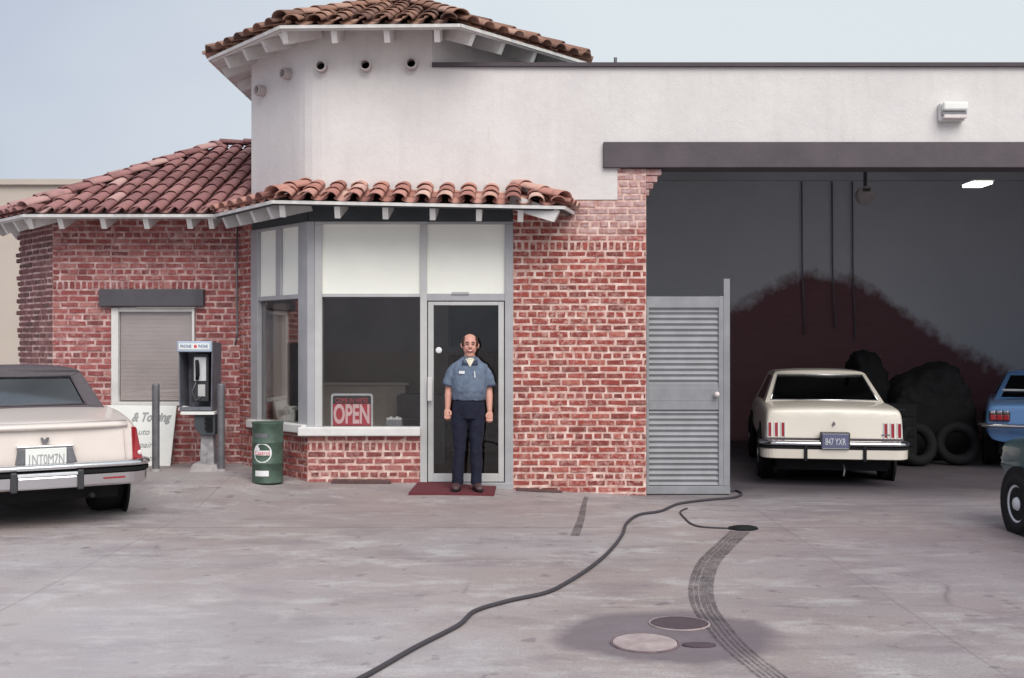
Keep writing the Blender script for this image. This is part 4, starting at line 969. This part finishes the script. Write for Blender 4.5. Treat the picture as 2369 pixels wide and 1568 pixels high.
# blue coupe deep right
yr = 14.5; xl_ = wx(2279, yr)
P = dict(L=4.6, W=.84, paint='blue', lean=.03,
    belt=[(.0, .86, .96), (.03, .88, .99), (.15, .90, 1.0), (.5, .92, 1), (1.0, .93, 1), (2.4, .92, 1), (3.4, .90, .98), (4.3, .84, .94), (4.55, .78, .88)],
    axles=(.95, 3.5), cab=(1.0, 1.6, 2.5, 3.1, 1.27, .72, .55), cabz=.92, r=.31, rin=(.05, .05, .07, .06), cp=.2)
bc = car('blue_coupe', 'blue coupe with a chrome bumper inside the garage at the right edge', (xl_ + .84 * math.cos(R(24)), yr - .84 * math.sin(R(24)), -.055), R(-24), P)
for s in (-1, 1):
    mb = MB(); mb.box(s * .66 - .13, s * .66 + .13, -.035, .05, .66, .80); tl = mb.build('tail_light', 'dark', bc, bevel=.02)
    for k in range(3): MB().box(s * .66 - .115 + k * .08, s * .66 - .045 + k * .08, -.05, -.03, .675, .75).build('lens', 'redlens', tl, bevel=.01)
    for k in range(3): MB().box(s * .66 - .11 + k * .08, s * .66 - .055 + k * .08, -.052, -.03, .762, .80).build('bezel', 'chrome', tl, bevel=.006)
sweep_x([(-.03, .575), (.05, .58), (.075, .605), (.06, .63), (-.03, .635)], .87, -.09, .14).build('bumper', 'chrome', bc, smooth=True)
MB().box(-.62, -.2, 1.20, 1.205, .96, 1.05).build('window_sticker', 'platewhite', bc)
# dark green compact at the right edge, nose towards the garage
P = dict(L=3.9, W=.77, hub='platewhite', paint='green_p', lean=.03,
    belt=[(.0, .80, .9), (.05, .84, .97), (.3, .87, 1), (1.0, .88, 1), (2.4, .88, 1), (3.0, .86, 1), (3.6, .82, .97), (3.84, .76, .92)],
    axles=(.75, 3.35), cab=(.3, .8, 2.0, 2.6, 1.36, .68, .55), r=.262, tw=.17, cp=.15)
yw = 9.2; car('teal_compact', 'dark teal compact car at the right edge, only its front wheel in view', (4.31 + .77, yw - 3.35, 0), 0, P)

# ------------------------------------------------------------------ dark gear in the garage
def mound(name, pts, depth, mat, label, cat, y):
    t = thing(name, label, cat, (0, y, -.055)); mb = MB(); n = len(pts); rr = random.Random(3); rings = []
    for k, (q, yy) in enumerate(((.5, 0), (.9, .12), (1, depth * .4), (.95, depth * .7), (.5, depth))):
        cx = sum(p[0] for p in pts) / n
        rings.append([(cx + (p[0] - cx) * (.8 + .2 * q) + rr.uniform(-.015, .015), yy, max(0, (p[1] + .055) * (.55 + .45 * q)) + 0) for p in pts])
    mb.rings(rings); o = mb.build('cover', mat, t, smooth=True, fix=True, sub=3)
    x_ = bpy.data.textures.new('cloth_folds', 'CLOUDS'); x_.noise_scale = .16; x_.noise_depth = 4; d_ = o.modifiers.new('folds', 'DISPLACE'); d_.texture = x_; d_.strength = .13; return t
def outline(pl, y): return [(wx(u, y), wz(v, y)) for u, v in pl]
y = 16.0
mound('covered_machine', outline([(2010, 1050), (2000, 980), (2010, 880), (1992, 845), (1985, 826), (1990, 810), (2010, 804), (2032, 808), (2050, 822), (2060, 850), (2066, 890), (2075, 960), (2080, 1050)], y), .8, 'black',
      'tall machine under a black cover behind the cream coupe in the garage', 'machine', y)
y = 15.6
mound('covered_equipment', outline([(2075, 1065), (2070, 960), (2080, 900), (2098, 872), (2125, 866), (2150, 850), (2178, 838), (2210, 832), (2232, 840), (2246, 870), (2262, 900), (2275, 960), (2290, 1065)], y), 1.2, 'black',
      'broad heap of black covered equipment between the two cars in the garage', 'equipment', y)
MB()
def leaning_tyre(x, y, z, tilt, rz, label):
    t = thing('tyre', label, 'tyre', (x, y, z), rz); T = Matrix.Rotation(R(90 - tilt), 4, 'X'); mb = MB(Matrix.Translation((0, 0, .3)) @ T)
    mb.rings([[( (.235 + .075 * math.cos(b)) * math.cos(a), (.235 + .075 * math.cos(b)) * math.sin(a), .09 * math.sin(b)) for b in [2 * math.pi * q / 12 for q in range(12)]] for a in [2 * math.pi * k / 28 for k in range(29)]], False)
    mb.build('tread', 'black', t, smooth=True, fix=True)
leaning_tyre(wx(2120, 15.0), 15.0, -.05, 14, R(12), 'black tyre leaning on the covered equipment, nearest the cream coupe')
leaning_tyre(wx(2215, 15.1), 15.1, -.05, 16, R(-20), 'black tyre leaning on the covered equipment, nearest the blue coupe')
tb = thing('tool_chest', 'dark steel tool chest on castors at the foot of the covered machine', 'tool chest', (wx(2068, 15.2), 15.2, -.05), R(-12))
MB().box(-.28, .28, -.2, .2, .1, .85).build('case', 'black', tb, bevel=.01)
for k in range(5): d__ = MB().box(-.25, .25, -.215, -.2, .13 + k * .14, .25 + k * .14).build('drawer', 'black', tb, bevel=.004); MB().box(-.12, .12, -.228, -.216, .21 + k * .14, .222 + k * .14).build('handle', 'dark', d__)
for sx_ in (-.22, .22):
    for sy_ in (-.15, .15): MB().cyl(sx_, sy_, [(.04, 0), (.04, .1)], 12).build('castor', 'black', tb)
# ------------------------------------------------------------------ the man in the doorway
MY = 11.58; MX = wx(1080, MY); MZ = gz(MX, MY) + .028
HAIR = 1
man = thing('person', 'smiling balding man in a blue work shirt and navy trousers standing on the maroon doormat', 'person', (MX, MY, MZ), R(5)); man.rotation_euler = (0, R(1.2), R(5))
def fused(mb, name, mat, vox, parent=man, smooth_it=3):
    o = mb.build(name, mat, parent, smooth=True, fix=True)
    r = o.modifiers.new('fuse', 'REMESH'); r.mode = 'VOXEL'; r.voxel_size = vox; r.use_smooth_shade = True
    if smooth_it: s = o.modifiers.new('smooth', 'SMOOTH'); s.factor = .5; s.iterations = smooth_it
    return o
V = Vector
def ell_rings(mb, rows, n=20):               # rows: (z, cx, cy, rx, ry)
    mb.rings([[(cx + rx * math.cos(2 * math.pi * k / n), cy + ry * math.sin(2 * math.pi * k / n), z) for k in range(n)] for z, cx, cy, rx, ry in rows])
bd = MB()
# trunk (underneath the clothes), neck
ell_rings(bd, [(.80, 0, 0, .14, .10), (.95, 0, -.01, .155, .11), (1.1, 0, -.01, .16, .115), (1.28, 0, 0, .15, .09), (1.36, 0, .01, .10, .065), (1.41, 0, .01, .08, .06)])
bd.tube([(0, .01, 1.36), (0, .0, 1.50)], [.058, .056], 16)
# head: skull, jaw, face
bd.ball((0, .012, 1.565), (.080, .092, .088), 20, 14)
bd.ball((0, -.02, 1.505), (.070, .068, .074), 18, 12)
bd.ball((0, -.040, 1.438), (.042, .040, .030))
bd.tube([(0, -.078, 1.565), (0, -.092, 1.545), (0, -.106, 1.522), (0, -.094, 1.513)], [.010, .012, .016, .012], 10)
bd.ball((-.012, -.090, 1.517), (.010, .012, .009)); bd.ball((.012, -.090, 1.517), (.010, .012, .009))
bd.ball((-.030, -.066, 1.578), (.024, .012, .008)); bd.ball((.030, -.066, 1.578), (.024, .012, .008))
bd.ball((-.040, -.058, 1.518), (.021, .018, .017)); bd.ball((.040, -.058, 1.518), (.021, .018, .017))
for s in (-1, 1):
    bd.tube([(s * .082, -.012, 1.510), (s * .089, -.008, 1.530), (s * .094, -.002, 1.553), (s * .088, -.006, 1.568)], [.008, .009, .010, .006], 8)
    # arm: shoulder, elbow, wrist
    sh = V((s * .160, .012, 1.28)); el = V((s * .214, .03, 1.07)); wr = V((s * .224, -.015 - .012 * s, .855 - .010 * s))
    bd.tube([sh, sh.lerp(el, .5), el, el.lerp(wr, .3), wr.lerp(el, .25), wr], [.040, .042, .040, .042, .033, .027], 14)
    # hand, knuckles forward, loosely closed
    bd.tube([wr, wr + V((s * .004, -.006, -.04)), wr + V((-s * .002, -.012, -.085))], [(.026, .022), (.036, .022), (.036, .021)], 12)
    for f in range(4):
        b = wr + V((s * (.026 - .018 * f), -.014, -.078)); ln = (.034, .040, .038, .028)[f]; inn = -s
        bd.tube([b, b + V((0, -.010, -ln * .75)), b + V((inn * .006, .012, -ln * 1.15)), b + V((inn * .006, .030, -ln * .75))], [.0105, .0100, .0095, .0080], 8)
    b = wr + V((-s * .022, -.022, -.025)); bd.tube([b, b + V((-s * .014, -.018, -.024)), b + V((-s * .008, -.026, -.052))], [.013, .0115, .009], 8)
    # leg
    hp_ = V((s * .082, 0, .88)); kn = V((s * .088, -.005, .46)); an = V((s * .105, .02, .07))
    bd.tube([hp_, hp_.lerp(kn, .5), kn, kn.lerp(an, .4), an], [.085, .07, .053, .05, .036], 16)
    bd.tube([an, an + V((s * .01, -.05, -.03)), an + V((s * .02, -.12, -.045))], [.036, .035, .028], 12)
fused(bd, 'body', 'skin', .0055, smooth_it=2)
# shirt with short sleeves
sh_ = MB()
ell_rings(sh_, [(.955, 0, -.010, .176, .128), (1.0, 0, -.016, .184, .138), (1.06, 0, -.022, .188, .142), (1.14, 0, -.014, .190, .134), (1.22, 0, -.006, .188, .126), (1.29, 0, .0, .200, .116), (1.345, 0, .005, .175, .100), (1.385, 0, .01, .120, .086), (1.42, 0, .010, .078, .074)], 26)
for s in (-1, 1): sh_.tube([(s * .100, .01, 1.335), (s * .148, .012, 1.308), (s * .186, .016, 1.250), (s * .212, .02, 1.185), (s * .230, .024, 1.115)], [.042, .052, .057, .060, .062], 18)
shirt = fused(sh_, 'shirt', 'shirt', .008, smooth_it=3)
def folds(o, size, strength):
    t_ = bpy.data.textures.new('folds', 'CLOUDS'); t_.noise_scale = size; t_.noise_depth = 2
    d_ = o.modifiers.new('folds', 'DISPLACE'); d_.texture = t_; d_.strength = strength; d_.mid_level = .5; d_.texture_coords = 'LOCAL'
folds(shirt, .075, .022)
for s in (-1, 1):
    c = MB(); c.tube([(s * .2285, .024, 1.119), (s * .2315, .0245, 1.105)], [.0620, .0635], 18); c.build('cuff', 'collar', shirt, smooth=True)
    c = MB(); c.hexa([(s * .012, -.098, 1.325), (s * .085, -.100, 1.335), (s * .075, -.02, 1.405), (s * .052, -.055, 1.40)], [(s * .012, -.110, 1.330), (s * .085, -.112, 1.342), (s * .080, -.02, 1.418), (s * .056, -.068, 1.412)]); c.build('collar', 'collar', shirt, bevel=.004, fix=True)
c = MB(); c.add([(-.050, -.080, 1.400), (.050, -.080, 1.400), (0, -.128, 1.310), (0, -.112, 1.39)], [(0, 3, 2), (3, 1, 2)]); c.tube([(0, .0, 1.36), (0, -.004, 1.412)], [.078, .068], 18)
c.build('undershirt', 'tee', man, smooth=False)
def chest(x, z): return -.006 - math.sqrt(max(0, 1 - (x / .20) ** 2)) * .126 - .006
c = MB(); 
xs_ = [-.115, -.095, -.075, -.055]; vv = []
for x in xs_: vv += [(x, chest(x, 0), 1.238), (x, chest(x, 0), 1.268)]
c.add(vv, [(2 * i, 2 * i + 2, 2 * i + 3, 2 * i + 1) for i in range(3)]); c.build('name_patch', 'patch', shirt)
c = MB(); c.tube([(.048, chest(.05, 0) - .003, 1.27), (.054, chest(.05, 0) - .004, 1.20)], .0065, 8); c.build('pen', 'patch', man)
c = MB(); vv = []
for x in (.03, .06, .09, .115): vv += [(x, chest(x, 0) + .001, 1.155), (x, chest(x, 0) + .001, 1.245)]
c.add(vv, [(2 * i, 2 * i + 2, 2 * i + 3, 2 * i + 1) for i in range(3)]); c.build('pocket', 'shirt', shirt)
c = MB(); c.box(-.010, .010, -.152, -.135, 1.0, 1.30, T=Matrix.Translation((0, .012, 0))); 
# trousers
tr_ = MB()
ell_rings(tr_, [(.76, 0, .0, .155, .115), (.85, 0, .0, .178, .128), (.92, 0, -.005, .176, .128), (.965, 0, -.008, .170, .122)], 24)
for s in (-1, 1): tr_.tube([(s * .085, 0, .86), (s * .088, .0, .70), (s * .088, -.004, .46), (s * .095, .008, .25), (s * .102, .012, .055)], [(.094, .105), (.088, .094), (.070, .075), (.064, .072), (.062, .072)], 18)
tro = fused(tr_, 'trousers', 'trousers', .008, smooth_it=3); folds(tro, .11, .022)
c = MB(); ell_rings(c, [(.955, 0, -.008, .176, .129), (.985, 0, -.009, .178, .131)], 26); c.build('belt', 'belt', man, smooth=True)
for s in (-1, 1):
    c = MB(); c.tube([(s * .100, .07, .036), (s * .104, .02, .044), (s * .118, -.08, .036), (s * .128, -.165, .026), (s * .131, -.19, .022)], [(.036, .034), (.042, .044), (.046, .035), (.040, .026), (.020, .016)], 14); sh2 = c.build('shoe', 'shoe', man, smooth=True)
    c = MB(); c.slab([(s * .065, .10), (s * .13, .10), (s * .150, -.02), (s * .172, -.12), (s * .155, -.195), (s * .11, -.195), (s * .078, -.12), (s * .062, .0)], .0, .014); c.build('sole', 'black', sh2, fix=True)
# hair: sides and back, thin on top
hr_ = MB(); hr_.ball((0, .012, 1.562), (.0955, .098, .091), 28, 18)
ho = hr_.build('hair', 'hair', man, smooth=True)
bm = bmesh.new(); bm.from_mesh(ho.data)
bmesh.ops.delete(bm, geom=[v for v in bm.verts if v.co.y < -.050 or v.co.z < 1.525 or (v.co.z > 1.628 and v.co.y < .05)], context='VERTS'); bm.to_mesh(ho.data); bm.free()
sd_ = ho.modifiers.new('thick', 'SOLIDIFY'); sd_.thickness = .008
hb = MB(); hb.ball((0, -.005, 1.628), (.048, .035, .024), 14, 8)
for s in (-1, 1):
    MB().ball((s * .030, -.080, 1.553), (.014, .007, .005)).build('eye', 'eye', man, smooth=True)
    MB().tube([(s * .014, -.086, 1.574), (s * .030, -.087, 1.579), (s * .046, -.076, 1.572)], .0045, 6).build('eyebrow', 'hair', man, smooth=True)
mo = MB(); mo.tube([(-.042, -.066, 1.500), (-.024, -.084, 1.484), (0, -.092, 1.477), (.024, -.084, 1.484), (.042, -.066, 1.500)], [.004, .010, .012, .010, .004], 8); mo = mo.build('mouth', 'lip', man, smooth=True)
MB().tube([(-.030, -.082, 1.492), (-.015, -.094, 1.4855), (0, -.0985, 1.483), (.015, -.094, 1.4855), (.030, -.082, 1.492)], [.002, .0045, .005, .0045, .002], 8).build('teeth', 'teeth', mo, smooth=True)
